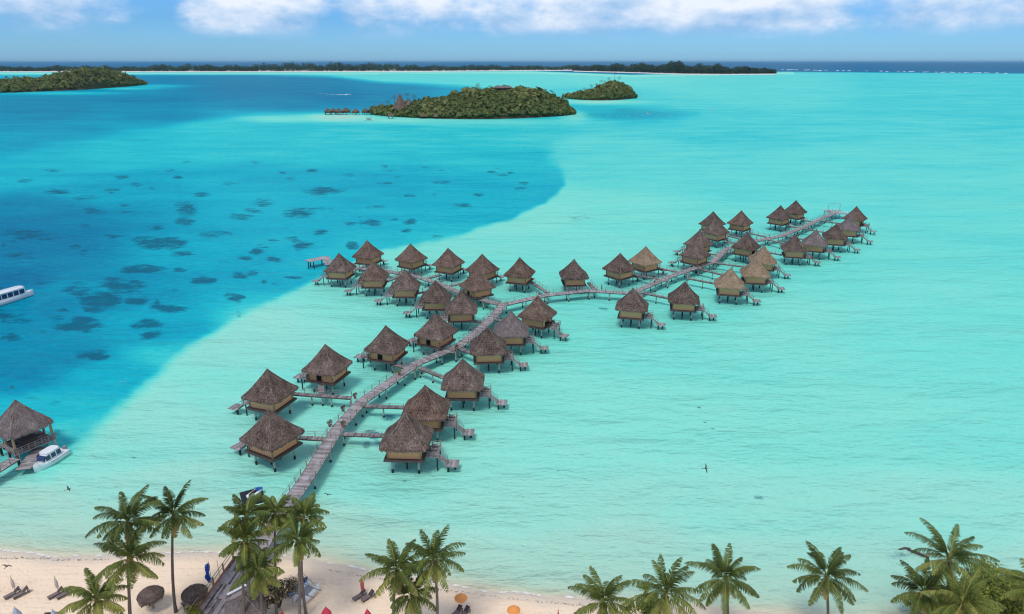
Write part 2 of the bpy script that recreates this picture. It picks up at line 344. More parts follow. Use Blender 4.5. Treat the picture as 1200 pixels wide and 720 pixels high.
REEF_AND_SHADE = [(187, 285, 28, 8, 1), (170, 316, 27, 5, 1), (113, 353, 25, 11, 1), (145, 335, 25, 9, .9), (97, 380, 30, 8, 1), (158, 353, 20, 5, 1), (198, 361, 20, 5, 1), (175, 379, 15, 5, 1),
        (175, 392, 14, 5, 1), (113, 416, 18, 6, 1), (237, 329, 16, 4, 1), (280, 323, 9, 5, .9), (275, 348, 10.5, 4, 1), (285, 303, 9, 3, 1), (303, 295, 9, 4, 1), (322, 305, 8, 3, 1),
        (353, 288, 15, 4, 1), (352, 250, 20, 6, .9), (378, 224, 20, 4, .9), (375, 272, 9, 3, .9), (308, 238, 12, 4, .7), (283, 255, 14, 4, .7), (217, 245, 14, 9, .8), (218, 260, 12, 4, .9),
        (180, 267, 14, 4, .6), (213, 298, 15, 3, .9), (210, 317, 7, 2.5, .9), (17, 374, 17, 6, .8), (10, 395, 14, 5, .7), (67, 372, 11, 3, .7), (93, 340, 20, 7, .8), (250, 275, 16, 4, .6),
        (340, 280, 10, 3, .8), (297, 248, 10, 3, .8), (160, 217, 8, 2, .8), (143, 208, 8, 2.5, .8), (67, 225, 13, 3, .8), (198, 200, 7, 2, .5), (208, 208, 7, 2, .8), (367, 200, 8, 2, .8),
        (237, 228, 10, 2.4, .8), (130, 223, 9, 2.2, .7), (100, 232, 16, 3, .6), (113, 248, 16, 4, .6), (133, 277, 12, 3, .6), (347, 326, 8, 2, .6), (35, 275, 28, 7, .7), (20, 300, 24, 5, .5),
        (415, 288, 9, 4, .9), (477, 270, 7, 2, .9), (434, 261, 15, 3.6, .9), (480, 261, 9, 3, .9), (510, 277, 8, 2, .8), (440, 243, 12, 3, .5), (540, 241, 16, 2.4, .7), (520, 214, 10, 2, .7),
        (450, 215, 9, 2, .6), (480, 230, 8, 2, .6), (560, 228, 8, 2, .7), (610, 221, 8, 2, .6), (590, 205, 9, 2, .5), (340, 210, 8, 2, .5), (410, 205, 9, 2, .5), (455, 200, 8, 1.8, .5), (270, 215, 9, 2, .5),
        (60, 200, 12, 2, .5), (30, 212, 14, 2.5, .5), (500, 196, 9, 1.8, .4), (300, 190, 9, 1.8, .4), (220, 190, 9, 1.8, .4), (100, 265, 12, 3, .4), (150, 250, 12, 3, .4), (410, 262, 8, 2.4, .6), (380, 245, 9, 2.4, .5),
        (681, 254, 24, 5, .3), (750, 133, 60, 6, .35), (700, 136, 40, 3, .3), (438, 509, 8, 6, .85), (430, 521, 5, 4, .8), (442, 521, 5, 5, .8), (457, 490, 10, 3.4, .85), (888, 584, 6, 3, .55), (1055, 655, 20, 10, .3),  # the faint shelf patch leading this row is shade painted into the water colour
        (707, 362, 7, 2, .8), (60, 470, 30, 6, .2), (30, 130, 70, 3, .25), (60, 505, 26, 6, .3)]
_q = random.Random(77)
for _i in range(70):      # more small heads between the charted ones
    _x, _y = _q.uniform(-60, 620), _q.uniform(190, 400)
    if _x > 560 - (_y - 230) * 2.0 if _y > 230 else _x > 640: continue
    _k = (_y - 150) / 200
    REEF_AND_SHADE.append((_x, _y, _q.uniform(3, 9) * (.5 + _k * .7), _q.uniform(.9, 2.4) * (.5 + _k), _q.uniform(.45, .9)))
def make_water():
    xs = np.concatenate([np.linspace(-1500, -60, 60), np.arange(-54, 1256, 2.6), np.linspace(1262, 2700, 60)])
    ys = np.concatenate([np.array([72.2, 72.6, 73, 73.6, 74.3, 75]), np.arange(75.8, 100, 0.8), np.arange(100, 340, 1.4), np.arange(340, 770, 2.4)])
    X, Y = np.meshgrid(xs, ys)
    WX = np.empty(X.shape); WY = np.empty(X.shape)
    u, v = (X - 600) / F, (Y - 360) / F
    t = CAMH / (SP + v * CP); WX = u * t; WY = (CP - v * SP) * t
    def idw(pts):
        num = np.zeros(X.shape); den = np.zeros(X.shape)
        for px, py, d in pts:
            r2 = ((X - px) * 0.55) ** 2 + ((Y - py) * (1.5 + 150 / np.maximum(py, 60))) ** 2 + 250
            w = 1 / r2 ** 2.4; num += w * d; den += w
        return num / den
    deep, shelf = idw([(a_, b_, c_ - float(np.interp(c_, [.5, .62, .8, .95], [0, .05, .07, .09]))) for a_, b_, c_ in DEEP]), idw(SHELF)
    sd = seg_dist(X, Y * 1.0, CHANNEL, True) * np.where(inside(X, Y, CHANNEL), 1, -1)
    sd = sd + (wob(X, Y, 0.045, 3) * 2.6 + wob(X, Y, 0.16, 4) * 1.0) * np.clip((Y - 90) / 90, 0, 1)
    soft = np.interp(Y, [85, 100, 150, 190, 215, 330, 400, 500, 570], [1.2, 4, 9, 9, 2.6, 4.5, 7, 13, 22])
    soft = np.where((X < 640) & (Y > 190) & (Y < 560), soft, np.maximum(soft, 3))
    k = np.clip(sd / soft * 0.5 + 0.5, 0, 1); k = k * k * (3 - 2 * k)
    D = shelf * (1 - k) + deep * k
    # shoaling towards the beach
    shy = np.interp(X, [p[0] for p in SHORE], [p[1] for p in SHORE])
    ds = shy - Y + wob(X, Y, 0.03, 9) * 2.0
    cap = np.interp(ds, [-2, 2, 9, 24, 60, 90, 130, 150], [0, 0.03, 0.085, 0.125, 0.175, 0.30, 0.60, 1.2])
    D = np.minimum(D, cap)
    # sand bank at the islet, pale rims of the far shores, ocean beyond the reef
    def pale(px, py, rx, ry, val, p=1.0):
        nonlocal D
        w = np.exp(-(((X - px) / rx) ** 2 + ((Y - py) / ry) ** 2) ** p)
        D = D * (1 - w) + val * w
    pale(395, 138, 42, 4.5, 0.14, 1.6); pale(330, 139.5, 50, 4, 0.36); pale(470, 141, 60, 3, 0.25); pale(700, 119.5, 42, 2.2, 0.2); pale(672, 137, 16, 6, 0.35); pale(560, 143, 120, 4, 0.42)
    pale(150, 104, 40, 2.0, 0.5); pale(180, 101, 40, 2, 0.56); pale(70, 109.5, 90, 2.0, 0.52)
    rim = np.interp(X, [-900, 300, 480, 620, 740, 920, 1200, 2700], [84.6, 84.8, 84.3, 83.6, 88.0, 84.5, 86.5, 90])
    D = np.where((Y < rim + 2.6) & (X < 930), np.minimum(D, 0.30), D)
    oc = np.clip((rim - Y) / 0.9 + 0.4, 0, 1)
    D = D * (1 - oc) + np.interp(Y, [70, 76, 90], [0.80, 0.90, 0.86]) * oc
    RF = np.zeros(X.shape)
    wx, wy = wob(X, Y, 0.11, 21), wob(X, Y, 0.13, 22)
    for px, py, rx, ry, s in REEF_AND_SHADE:
        q = ((X - px + wx * rx * 0.25) / (rx * 1.15)) ** 2 + ((Y - py + wy * ry * 0.25) / (ry * 1.15)) ** 2
        RF = np.maximum(RF, s * np.clip(1.15 - 0.85 * q, 0, 1))
    V = np.stack([WX, WY, np.zeros(X.shape)], -1).reshape(-1, 3)
    ny, nx = X.shape
    idx = np.arange(ny * nx).reshape(ny, nx)
    Fq = np.stack([idx[:-1, :-1], idx[1:, :-1], idx[1:, 1:], idx[:-1, 1:]], -1).reshape(-1, 4)
    me = bpy.data.meshes.new('lagoon_water')
    me.vertices.add(len(V)); me.vertices.foreach_set('co', V.astype(np.float32).ravel())
    me.loops.add(Fq.size); me.loops.foreach_set('vertex_index', Fq.astype(np.int32).ravel())
    me.polygons.add(len(Fq)); me.polygons.foreach_set('loop_start', np.arange(0, Fq.size, 4, dtype=np.int32)); me.polygons.foreach_set('loop_total', np.full(len(Fq), 4, dtype=np.int32))
    me.update(); me.validate()
    for nm, A in (('depth', D), ('reef', RF)):
        a = me.attributes.new(nm, 'FLOAT', 'POINT'); a.data.foreach_set('value', A.astype(np.float32).ravel())
    me.polygons.foreach_set('use_smooth', [True] * len(me.polygons))
    me.materials.append(M['water'])
    o = bpy.data.objects.new('lagoon_water', me); COL.objects.link(o)
    return structure(o)
make_water()

# ------------------------------------------------------------------ the beach
SW = [G(px, py) for px, py in SHORE]
SWX = [p.x for p in SW]; SWY = [p.y for p in SW]
def shore_y(x): return float(np.interp(x, SWX, SWY))
def sand_z(x, y):
    d = shore_y(x) - y
    return 0.055 * d if d < 12 else 0.66 + 0.02 * (d - 12)
def make_beach():
    xs = np.concatenate([np.linspace(-600, -75, 30), np.arange(-72, 73, 0.8), np.linspace(76, 600, 30)])
    off = np.concatenate([np.arange(-3, 14, 0.5), np.arange(14, 30, 2.0), np.linspace(34, 400, 12)])
    V = []; W = []
    for x in xs:
        s = shore_y(x) + 0.25 * math.sin(x * 0.35) + 0.15 * math.sin(x * 0.9 + 1)
        for d in off:
            z = 0.055 * d if d < 12 else 0.66 + 0.02 * (d - 12)
            if d > 2: z += 0.03 * math.sin(x * 1.3 + d * 0.7) * math.sin(d * 1.1 - x * 0.2)
            V.append((x, s - d, z)); W.append(float(np.interp(d, [-1, 0.4, 1.6, 2.3], [1, 0.85, 0.3, 0])))
    n = len(off); fs = [(i * n + j, i * n + j + 1, (i + 1) * n + j + 1, (i + 1) * n + j) for i in range(len(xs) - 1) for j in range(n - 1)]
    me = bpy.data.meshes.new('beach'); me.from_pydata(V, [], fs); me.update()
    a = me.attributes.new('wet', 'FLOAT', 'POINT'); a.data.foreach_set('value', np.array(W, dtype=np.float32))
    me.polygons.foreach_set('use_smooth', [True] * len(me.polygons)); me.materials.append(M['sand'])
    o = bpy.data.objects.new('beach', me); COL.objects.link(o); structure(o)
make_beach()
# tide line of weed and shell bits
mb = MB()
for i in range(420):
    if random.random() < 0.5: px = random.uniform(-40, 130); py = 655 + random.gauss(0, 0.7) + (px > 60) * 2
    else: px = random.uniform(380, 700); py = np.interp(px, [380, 450, 520, 600, 700], [668, 680, 692, 703, 712]) + random.gauss(0, 0.7)
    p = G(px, py); z = sand_z(p.x, p.y) + 0.03; s = random.uniform(0.03, 0.11); a = random.uniform(0, PI)
    c, q = math.cos(a) * s, math.sin(a) * s * 0.6
    mb.face([(p.x - c, p.y - q, z), (p.x + q, p.y - c * .5, z + .02), (p.x + c, p.y + q, z), (p.x - q, p.y + c * .5, z + .03)])
stuff(mb.build('seaweed', M['darkwood']), 'dark scattered bits of weed along the tide line of the beach')
# thin broken foam where the water laps the sand
mb = MB(); px = -60.0
while px < 760:
    L_ = random.uniform(4, 16)
    if random.random() < .62:
        n_ = 6; top = []; bot = []
        for k in range(n_ + 1):
            x_ = px + L_ * k / n_; p = G(x_, float(np.interp(x_, [a_[0] for a_ in SHORE], [a_[1] for a_ in SHORE])))
            y_ = shore_y(p.x) + .25 * math.sin(p.x * .35) + .15 * math.sin(p.x * .9 + 1) - .1 + random.uniform(-.06, .06); w_ = .16 * math.sin(PI * k / n_) * random.uniform(.5, 1.6) + .01
            top.append(Vector((p.x, y_ + w_, .035))); bot.append(Vector((p.x, y_ - w_, .055)))
        for k in range(n_): mb.face([bot[k], bot[k + 1], top[k + 1], top[k]])
    px += L_
stuff(mb.build('swash_foam', M['swash']), 'thin broken line of foam lapping the beach')
# surf line on the outer reef
mb = MB()
for i in range(150):
    px = 905 + i * 3.4; yb = np.interp(px, [905, 1000, 1200, 1500], [81.6, 83.0, 86.2, 90.5]) + 0.25 * math.sin(px * .31)
    th = 0.06 + 0.2 * abs(math.sin(px * 0.087) * math.sin(px * 0.23)) + random.random() * .25
    if random.random() < 0.5: continue
    a, b_, c, d = G(px, yb + th), G(px + 3.5, yb + th), G(px + 3.5, yb), G(px, yb)
    a.z = b_.z = 0.05; c.z = d.z = 0.4
    mb.face([a, b_, c, d])
stuff(mb.build('surf', M['foam']), 'thin white line of surf breaking on the outer reef')

# ------------------------------------------------------------------ bungalows
def sq(ang, n):
    c, s = math.cos(ang), math.sin(ang)
    return (abs(c) ** n + abs(s) ** n) ** (-1.0 / n)
ROOF = [(0.05, 8.95), (0.28, 8.58), (0.81, 7.86), (1.43, 7.05), (2.06, 6.29), (2.66, 5.61), (3.16, 5.09), (3.55, 4.72), (3.78, 4.55)]
def roof_mb(scale=1.0, prof=ROOF, nexp=7.0, seed=1, tufts=900, z0=0.0):
    q = random.Random(seed); mb = MB(); n = 56; rings = []
    for j, (a, z) in enumerate(prof):
        ring = []
        for i in range(n):
            an = 2 * PI * i / n + PI / n
            e = nexp if j > 1 else 3.5
            r = a * sq(an, e) * (1 + 0.012 * math.sin(an * 11 + j) + q.uniform(-.008, .008))
            ring.append(Vector((r * math.cos(an) * scale, r * math.sin(an) * scale, z0 + (z + q.uniform(-.025, .025)) * 1.0)))
        rings.append(ring)
    a, z = prof[-1]
    zat = lambda q_: float(np.interp(q_, [p_[0] for p_ in prof], [p_[1] for p_ in prof]))
    for (aa, zz) in ((a - 0.02, z - 0.16), (a - 0.24, min(z - .16, zat(a - .24) - .22)), (a * 0.66, zat(a * .66) - .26), (a * .12, zat(a * .12) - .35)):
        rings.append([Vector((aa * sq(2 * PI * i / n + PI / n, nexp) * math.cos(2 * PI * i / n + PI / n) * scale, aa * sq(2 * PI * i / n + PI / n, nexp) * math.sin(2 * PI * i / n + PI / n) * scale, z0 + zz + (q.uniform(-.05, .03) if zz < z else 0))) for i in range(n)])
    mb.rings(rings, 0.5)
    def surf(an, t):   # t 0..1 from apex to eave
        x = t * (len(prof) - 1); j = min(int(x), len(prof) - 2); f = x - j
        a = prof[j][0] * (1 - f) + prof[j + 1][0] * f; zz = prof[j][1] * (1 - f) + prof[j + 1][1] * f
        r = a * sq(an, nexp)
        return Vector((r * math.cos(an) * scale, r * math.sin(an) * scale, z0 + zz))
    for k in range(tufts):         # lifted bundles of leaf
        t = q.random() ** 0.6; an = q.uniform(0, 2 * PI); w = q.uniform(.008, .022) / max(t, .15)
        t2 = min(1.0, t + q.uniform(.03, .07))
        up = Vector((math.cos(an), math.sin(an), .8)) * q.uniform(.015, .06)
        mb.face([surf(an - w, t), surf(an + w, t), surf(an + w * .7, t2) + up, surf(an - w * .7, t2) + up], q.random())
    for k in range(int(tufts * .45)):          # fringe hanging at the eaves
        an = q.uniform(0, 2 * PI); w = q.uniform(.006, .016); p0, p1 = surf(an - w, 1), surf(an + w, 1)
        dn = Vector((math.cos(an) * q.uniform(-.02, .08), math.sin(an) * q.uniform(-.02, .08), -q.uniform(.12, .42)))
        mb.face([p0, p1, p1 + dn, p0 + dn * .9], q.uniform(.35, 1.1))
    return mb
def ridge_mb(scale=1.0, prof=ROOF, nexp=7.0, z0=0.0):
    mb = MB()
    for k in range(4):
        an = PI / 4 + k * PI / 2
        pts = [Vector((a * sq(an, nexp) * math.cos(an) * scale, a * sq(an, nexp) * math.sin(an) * scale, z0 + z + .03)) for a, z in prof]
        mb.path(pts, [.07] * len(pts), 6, 0.85)
    mb.tube((0, 0, z0 + prof[0][1] - .15), (0, 0, z0 + prof[0][1] + .14), .16, .07, 8, .7)
    return mb
roofs = [roof_mb(seed=s) for s in (1, 2, 3)]
ridges = ridge_mb()
def planks_x(mb, x0, x1, y0, y1, z0, z1, step=0.24):
    x = x0
    while x < x1 - 0.02:
        e = min(x + step - 0.02, x1); mb.box(x, e, y0, y1, z0, z1 + random.uniform(-.008, .008), random.random()); x += step
def make_bungalow(mx):
    """mx=+1: terrace on local +X ; mx=-1 mirrored"""
    root = thing('overwater_bungalow', 'x', 'bungalow', group='thatched bungalows over the lagoon')
    X = lambda a, b: (min(a * mx, b * mx), max(a * mx, b * mx))
    ro = roofs[0].build('roof', M['thatch'], root); ridges.build('ridge_cap', M['thatch_grey'], ro)
    mb = MB(); mb.box(-3.05, 3.05, -3.05, 3.05, 2.26, 2.40)
    for k in range(-2, 3): mb.box(-2.9, 2.9, k * 1.3 - .08, k * 1.3 + .08, 2.02, 2.26)
    mb.box(-3.1, 3.1, -3.10, -3.053, 2.1, 2.43); mb.box(-3.1, 3.1, 3.053, 3.10, 2.1, 2.43)
    mb.box(-3.10, -3.053, -3.05, 3.05, 2.1, 2.43); mb.box(3.053, 3.10, -3.05, 3.05, 2.1, 2.43)
    mb.build('floor_platform', M['darkwood'], root)
    mb = MB(); h = 2.5; z0, z1 = 2.403, 5.3
    for (a, b_, c, d) in ((-h, h, -h, -h + .1), (-h, h, h - .1, h), (-h, -h + .1, -h + .1, h - .1), (h - .1, h, -h + .1, h - .1)): mb.box(a, b_, c, d, z0, z1)
    mb.build('wall', M['weave'], root)
    for sx in (-1, 1):
        for sy in (-1, 1):
            mb = MB(); mb.box(sx * 2.56 - .1, sx * 2.56 + .1, sy * 2.56 - .1, sy * 2.56 + .1, 2.403, 5.1); mb.build('corner_post', M['tanwood'], root)
    # vent on -Y, door on +Y, windows on -X, glazed opening to the terrace on +X
    mb = MB(); mb.add([(-.62, -2.53, 4.25), (.62, -2.53, 4.25), (0, -2.53, 3.55), (-.62, -2.49, 4.25), (.62, -2.49, 4.25), (0, -2.49, 3.55)], [(0, 2, 1), (0, 1, 4, 3), (1, 2, 5, 4), (2, 0, 3, 5)])
    mb.build('vent', M['void'], root)
    d = MB(); d.box(-.15, .85, 2.5, 2.53, 2.45, 4.5); dd = d.build('door', M['void'], root)
    d = MB(); d.box(-.27, -.153, 2.5, 2.57, 2.42, 4.6); d.box(.853, .97, 2.5, 2.57, 2.42, 4.6); d.build('door_frame', M['tanwood'], dd)
    for y in (-1.2, 1.1):
        w = MB(); x0, x1 = X(-2.53, -2.49); w.box(x0, x1, y - .75, y + .75, 3.85, 4.35); wo = w.build('window', M['void'], root)
        w = MB(); x0, x1 = X(-2.57, -2.533)
        for k in (-.4, 0, .4): w.box(x0, x1, y + k - .03, y + k + .03, 3.87, 4.33)
        w.box(x0, x1, y - .75, y + .75, 3.80, 3.868)
        w.build('window_bars', M['tanwood'], wo)
    w = MB(); w.box(-1.9, -.6, 2.5, 2.53, 3.85, 4.35); w.build('window', M['void'], root)
    g = MB(); x0, x1 = X(2.5, 2.53); g.box(x0, x1, -1.2, 1.4, 2.45, 4.5); g.build('sliding_door', M['void'], root)
    for sx in (-1, 1):
        for sy in (-1, 1):
            p = MB(); p.tube((sx * 2.05, sy * 2.05, .28), (sx * 2.05, sy * 2.05, 2.26), .15, .15, 10); po = p.build('stilt', M['pile'], root)
            f = MB(); f.tube((sx * 2.05, sy * 2.05, -1.0), (sx * 2.05, sy * 2.05, .30), .2, .17, 10); f.build('stilt_foot', M['foot'], po)
    for sy in (-.9, .9):
        p = MB(); p.tube((0, sy, -1.0), (0, sy, 2.26), .13, .13, 8); p.build('stilt', M['foot'], root)
    # terrace
    t = MB(); x0, x1 = X(3.12, 5.0); planks_x(t, x0, x1, -1.4, 2.1, 2.0, 2.12); te = t.build('terrace', M['deck'], root)
    r = MB(); xo = 4.93 * mx
    for y in (-1.35, -.1, 1.0, 2.05): r.box(xo - .05, xo + .05, y - .05, y + .05, 2.13, 3.05)
    for z in (2.5, 2.98): r.box(xo - .035, xo + .035, -1.35, 2.05, z, z + .07)
    a, b_ = X(3.12, 4.98)
    for z in (2.5, 2.98): r.box(a, b_, 2.02, 2.09, z + .003, z + .067); r.box(a, b_, -1.39, -1.32, z + .003, z + .067)
    r.build('terrace_railing', M['rail'], te)
    for yy in (.2, 1.3):
        c = MB(); a, b_ = X(3.6, 4.5); c.box(a, b_, yy, yy + .6, 2.4, 2.47); c.box(a, a + .1, yy, yy + .6, 2.47, 2.95); c.box(a, b_, yy + .05, yy + .1, 2.13, 2.4); c.box(a, b_, yy + .5, yy + .55, 2.13, 2.4); c.build('terrace_chair', M['rail'], te)
    for (px, py) in ((4.8, -1.1), (4.8, 1.8)):
        p = MB(); p.tube((px * mx, py, -1.0), (px * mx, py, 2.0), .13, .11, 8); p.build('terrace_stilt', M['foot'], root)
    s = MB()
    for k in range(7):
        u = k / 6; x = 5.08 + u * 1.15; z = 1.95 - u * 1.0; a, b_ = X(x, x + .22); s.box(a, b_, -1.35, -.35, z, z + .06, random.random())
    st = s.build('stairs', M['deck'], root)
    for y in (-1.38, -.32):
        r = MB(); r.tube((5.02 * mx, y, 2.9), (6.35 * mx, y, 1.75), .04, n=5); r.tube((5.1 * mx, y, 1.9), (5.1 * mx, y, 2.85), .04, n=5); r.tube((6.3 * mx, y, .9), (6.3 * mx, y, 1.8), .04, n=5)
        r.tube((5.02 * mx, y, 1.88), (6.35 * mx, y, .85), .06, n=5); r.build('stair_rail', M['rail'], st)
    s = MB(); a, b_ = X(6.1, 8.1); planks_x(s, a, b_, -2.0, .1, .78, .88); sw = s.build('swim_platform', M['deck'], root)
    for (px, py) in ((6.5, -1.4), (7.5, -.6)):
        s = MB(); s.tube((px * mx, py, -1.0), (px * mx, py, .78), .16, n=8); s.build('swim_platform_pile', M['foot'], sw)
    return root
protoR = make_bungalow(1); protoM = make_bungalow(-1)
roofmesh = [None, None, None]
for i in (0, 1, 2):
    t = roofs[i].build('roof', M['thatch']); roofmesh[i] = t.data; bpy.data.objects.remove(t)

B = [  # apex sighting, yaw, kind, thatch, label, short name
 (315, 480, -29, 'M', 't', 'brown thatched bungalow on pale stilts, nearest the beach on the left of the boardwalk', 'the left bungalow nearest the beach'),
 (313, 433, -19, 'M', 't', 'brown thatched bungalow second from the beach on the left of the boardwalk', 'the second bungalow left of the boardwalk'),
 (381, 404, -18, 'L', 't', 'thatched bungalow with a ramp at its dark doorway, third left of the boardwalk', 'the third bungalow left of the boardwalk'),
 (452, 382, -18, 'L', 't', 'thatched bungalow with terrace steps at its left, fourth left of the boardwalk from the beach', 'the fourth bungalow left of the boardwalk'),
 (510, 367, -27, 'L', 't', 'thatched bungalow fifth and last on the left of the boardwalk before the junction', 'the fifth bungalow left of the boardwalk'),
 (475, 484, -3, 'R', 't', 'bungalow with a dark triangular vent, nearest the beach on the right of the boardwalk', 'the vented bungalow nearest the beach'),
 (498, 452, -2, 'R', 'r', 'thatched bungalow partly hidden behind the vented one, second on the right of the boardwalk', 'the second bungalow right of the boardwalk'),
 (542, 421, -2, 'R', 't', 'dark thatched bungalow third from the beach on the right of the boardwalk', 'the third bungalow right of the boardwalk'),
 (572, 383.5, 4, 'R', 't', 'thatched bungalow fourth from the beach on the right, right up against the boardwalk', 'the fourth bungalow right of the boardwalk'),
 (599, 365, 0, 'R', 'g', 'pale greyish thatched bungalow fifth from the beach on the right of the boardwalk', 'the pale fifth bungalow right of the boardwalk'),
 (630, 347, -27, 'R', 'r', 'thatched bungalow sixth and last on the right of the boardwalk before the junction', 'the sixth bungalow right of the boardwalk'),
 (397, 297, -10, 'M', 't', 'thatched bungalow at the end of the left arm, in front of the small bare dock', 'the bungalow by the bare dock'),
 (430, 282, -20, 'B', 'r', 'thatched bungalow against blue water, ending the far row of the left arm', 'the rear bungalow ending the left arm'),
 (437, 306, 0, 'M', 'r', 'thatched bungalow second from the end of the left arm, on its near side', 'the near bungalow second from the end of the left arm'),
 (481, 286, -34, 'B', 'r', 'thatched bungalow second from the end of the left arm, on its far side', 'the far bungalow second from the end of the left arm'),
 (474, 316, 0, 'M', 't', 'thatched bungalow in the middle of the near row of the left arm', 'the middle near bungalow of the left arm'),
 (525, 291, -25, 'B', 'r', 'thatched bungalow in the middle of the far row of the left arm', 'the middle far bungalow of the left arm'),
 (510, 329, -2, 'M', 't', 'thatched bungalow second from the junction in the near row of the left arm', 'the near bungalow second from the junction on the left arm'),
 (565, 298, -38, 'B', 'r', 'thatched bungalow peeking from behind the one with the dark front door, left of the junction', 'the bungalow hidden behind its neighbour by the junction'),
 (559, 316, -54, 'L', 'r', 'thatched bungalow with a dark front door, just behind the junction on the left arm', 'the bungalow just behind the junction'),
 (540, 341, 3, 'M', 't', 'thatched bungalow in the near row of the left arm, nearest the junction', 'the near bungalow by the junction'),
 (609, 302, -19, 'B', 'r', 'lone thatched bungalow behind the right arm, first past the junction', 'the first lone bungalow past the junction'),
 (673, 304, 4, 'B', 't', 'lone dark thatched bungalow behind the right arm, second past the junction', 'the second lone bungalow past the junction'),
 (727, 297, -50, 'B', 't', 'dark thatched bungalow touching the tan roofed one, left of the pair behind the right arm', 'the dark one of the pair behind the right arm'),
 (757, 289, -55, 'B', 'n', 'bungalow with tan new thatch, right of the pair behind the right arm', 'the tan one of the pair behind the right arm'),
 (742, 338, -14, 'R', 't', 'brown thatched bungalow in front of the right arm, left one of the front pair', 'the left front bungalow below the right arm'),
 (803, 330, -11, 'R', 't', 'dark thatched bungalow in front of the right arm, right one of the front pair', 'the right front bungalow below the right arm'),
 (816, 282, -46, 'M', 't', 'thatched bungalow frontmost of the four stacked left of the far bend', 'the front one of four left of the far bend'),
 (820, 270, -46, 'M', 't', 'thatched bungalow second of the four stacked left of the far bend, mostly hidden', 'the second of four left of the far bend'),
 (836, 248, -46, 'B', 't', 'thatched bungalow at the back of the four stacked left of the far bend', 'the rearmost of four left of the far bend'),
 (840, 257, -46, 'B', 't', 'thatched bungalow third of the four stacked left of the far bend', 'the third of four left of the far bend'),
 (869, 247, -42, 'B', 'r', 'thatched bungalow standing alone behind the far bend of the right arm', 'the lone bungalow behind the far bend'),
 (876, 273, -40, 'R', 't', 'dark broad roofed bungalow inside the far bend, behind the tan roofed trio', 'the dark bungalow inside the far bend'),
 (915, 241, -46, 'B', 't', 'thatched bungalow left of the rearmost one, on the far side of the right arm', 'the bungalow left of the rearmost one'),
 (933, 235, -46, 'B', 't', 'rearmost thatched bungalow on the far side of the right arm near its tip', 'the rearmost bungalow of all'),
 (896, 288, -12, 'R', 'n', 'bungalow with tan thatch, rear of the tan roofed trio below the far bend', 'the rear one of the tan trio'),
 (887, 302, -11, 'R', 'n', 'bungalow with tan thatch, middle of the tan roofed trio below the far bend', 'the middle one of the tan trio'),
 (857, 314, -14, 'R', 'n', 'bungalow with tan thatch, front left of the tan roofed trio below the far bend', 'the front one of the tan trio'),
 (933, 275, -14, 'R', 't', 'dark thatched bungalow at the near end of the row of five along the right tip', 'the first of the row of five at the tip'),
 (957, 269, -20, 'R', 'g', 'greyish thatched bungalow second in the row of five along the right tip', 'the second of the row of five at the tip'),
 (981, 262, -17, 'R', 't', 'dark thatched bungalow in the middle of the row of five along the right tip', 'the middle of the row of five at the tip'),
 (997, 253, -22, 'R', 'g', 'greyish thatched bungalow fourth in the row of five along the right tip', 'the fourth of the row of five at the tip'),
 (1004, 242, -40, 'R', 'r', 'thatched bungalow farthest right and last in the row of five at the tip', 'the last of the row of five at the tip'),
]
TH = {'t': 'thatch', 'r': 'thatch_red', 'n': 'thatch_new', 'g': 'thatch_grey'}
BC = []
firstR = firstM = True
for i, (ax, ay, yaw, kind, th, lab, short) in enumerate(B):
    p = G(ax, ay, 9.35)
    if kind == 'M':
        o = protoM if firstM else copy_tree(protoM); firstM = False
    else:
        o = protoR if firstR else copy_tree(protoR); firstR = False
    o.location = (p.x, p.y, 0.4)
    o.rotation_euler = (0, 0, R(yaw + {'R': 0, 'M': 0, 'L': 180, 'B': 90}[kind]))
    o['label'] = lab
    BC.append((p.x, p.y, short))
for i, o in enumerate([o for o in COL.objects if o.name.startswith('overwater_bungalow')]):
    for ch in list(o.children):
        if ch.name.startswith('vent') and not any(t_ in o['label'] for t_ in ('pale stilts', 'triangular vent')):
            bpy.data.objects.remove(ch); continue
        if ch.name.startswith('roof'):
            j = int(o.location.x * 7.3 + o.location.y * 3.1) % 3
            ch.data = roofmesh[j]
            k = min(range(len(BC)), key=lambda q: (BC[q][0] - o.location.x) ** 2 + (BC[q][1] - o.location.y) ** 2)
            ch.material_slots[0].link = 'OBJECT'; ch.material_slots[0].material = M[TH[B[k][4]]]
            for rg in ch.children:
                rg.material_slots[0].link = 'OBJECT'; rg.material_slots[0].material = M[TH[B[k][4]]]

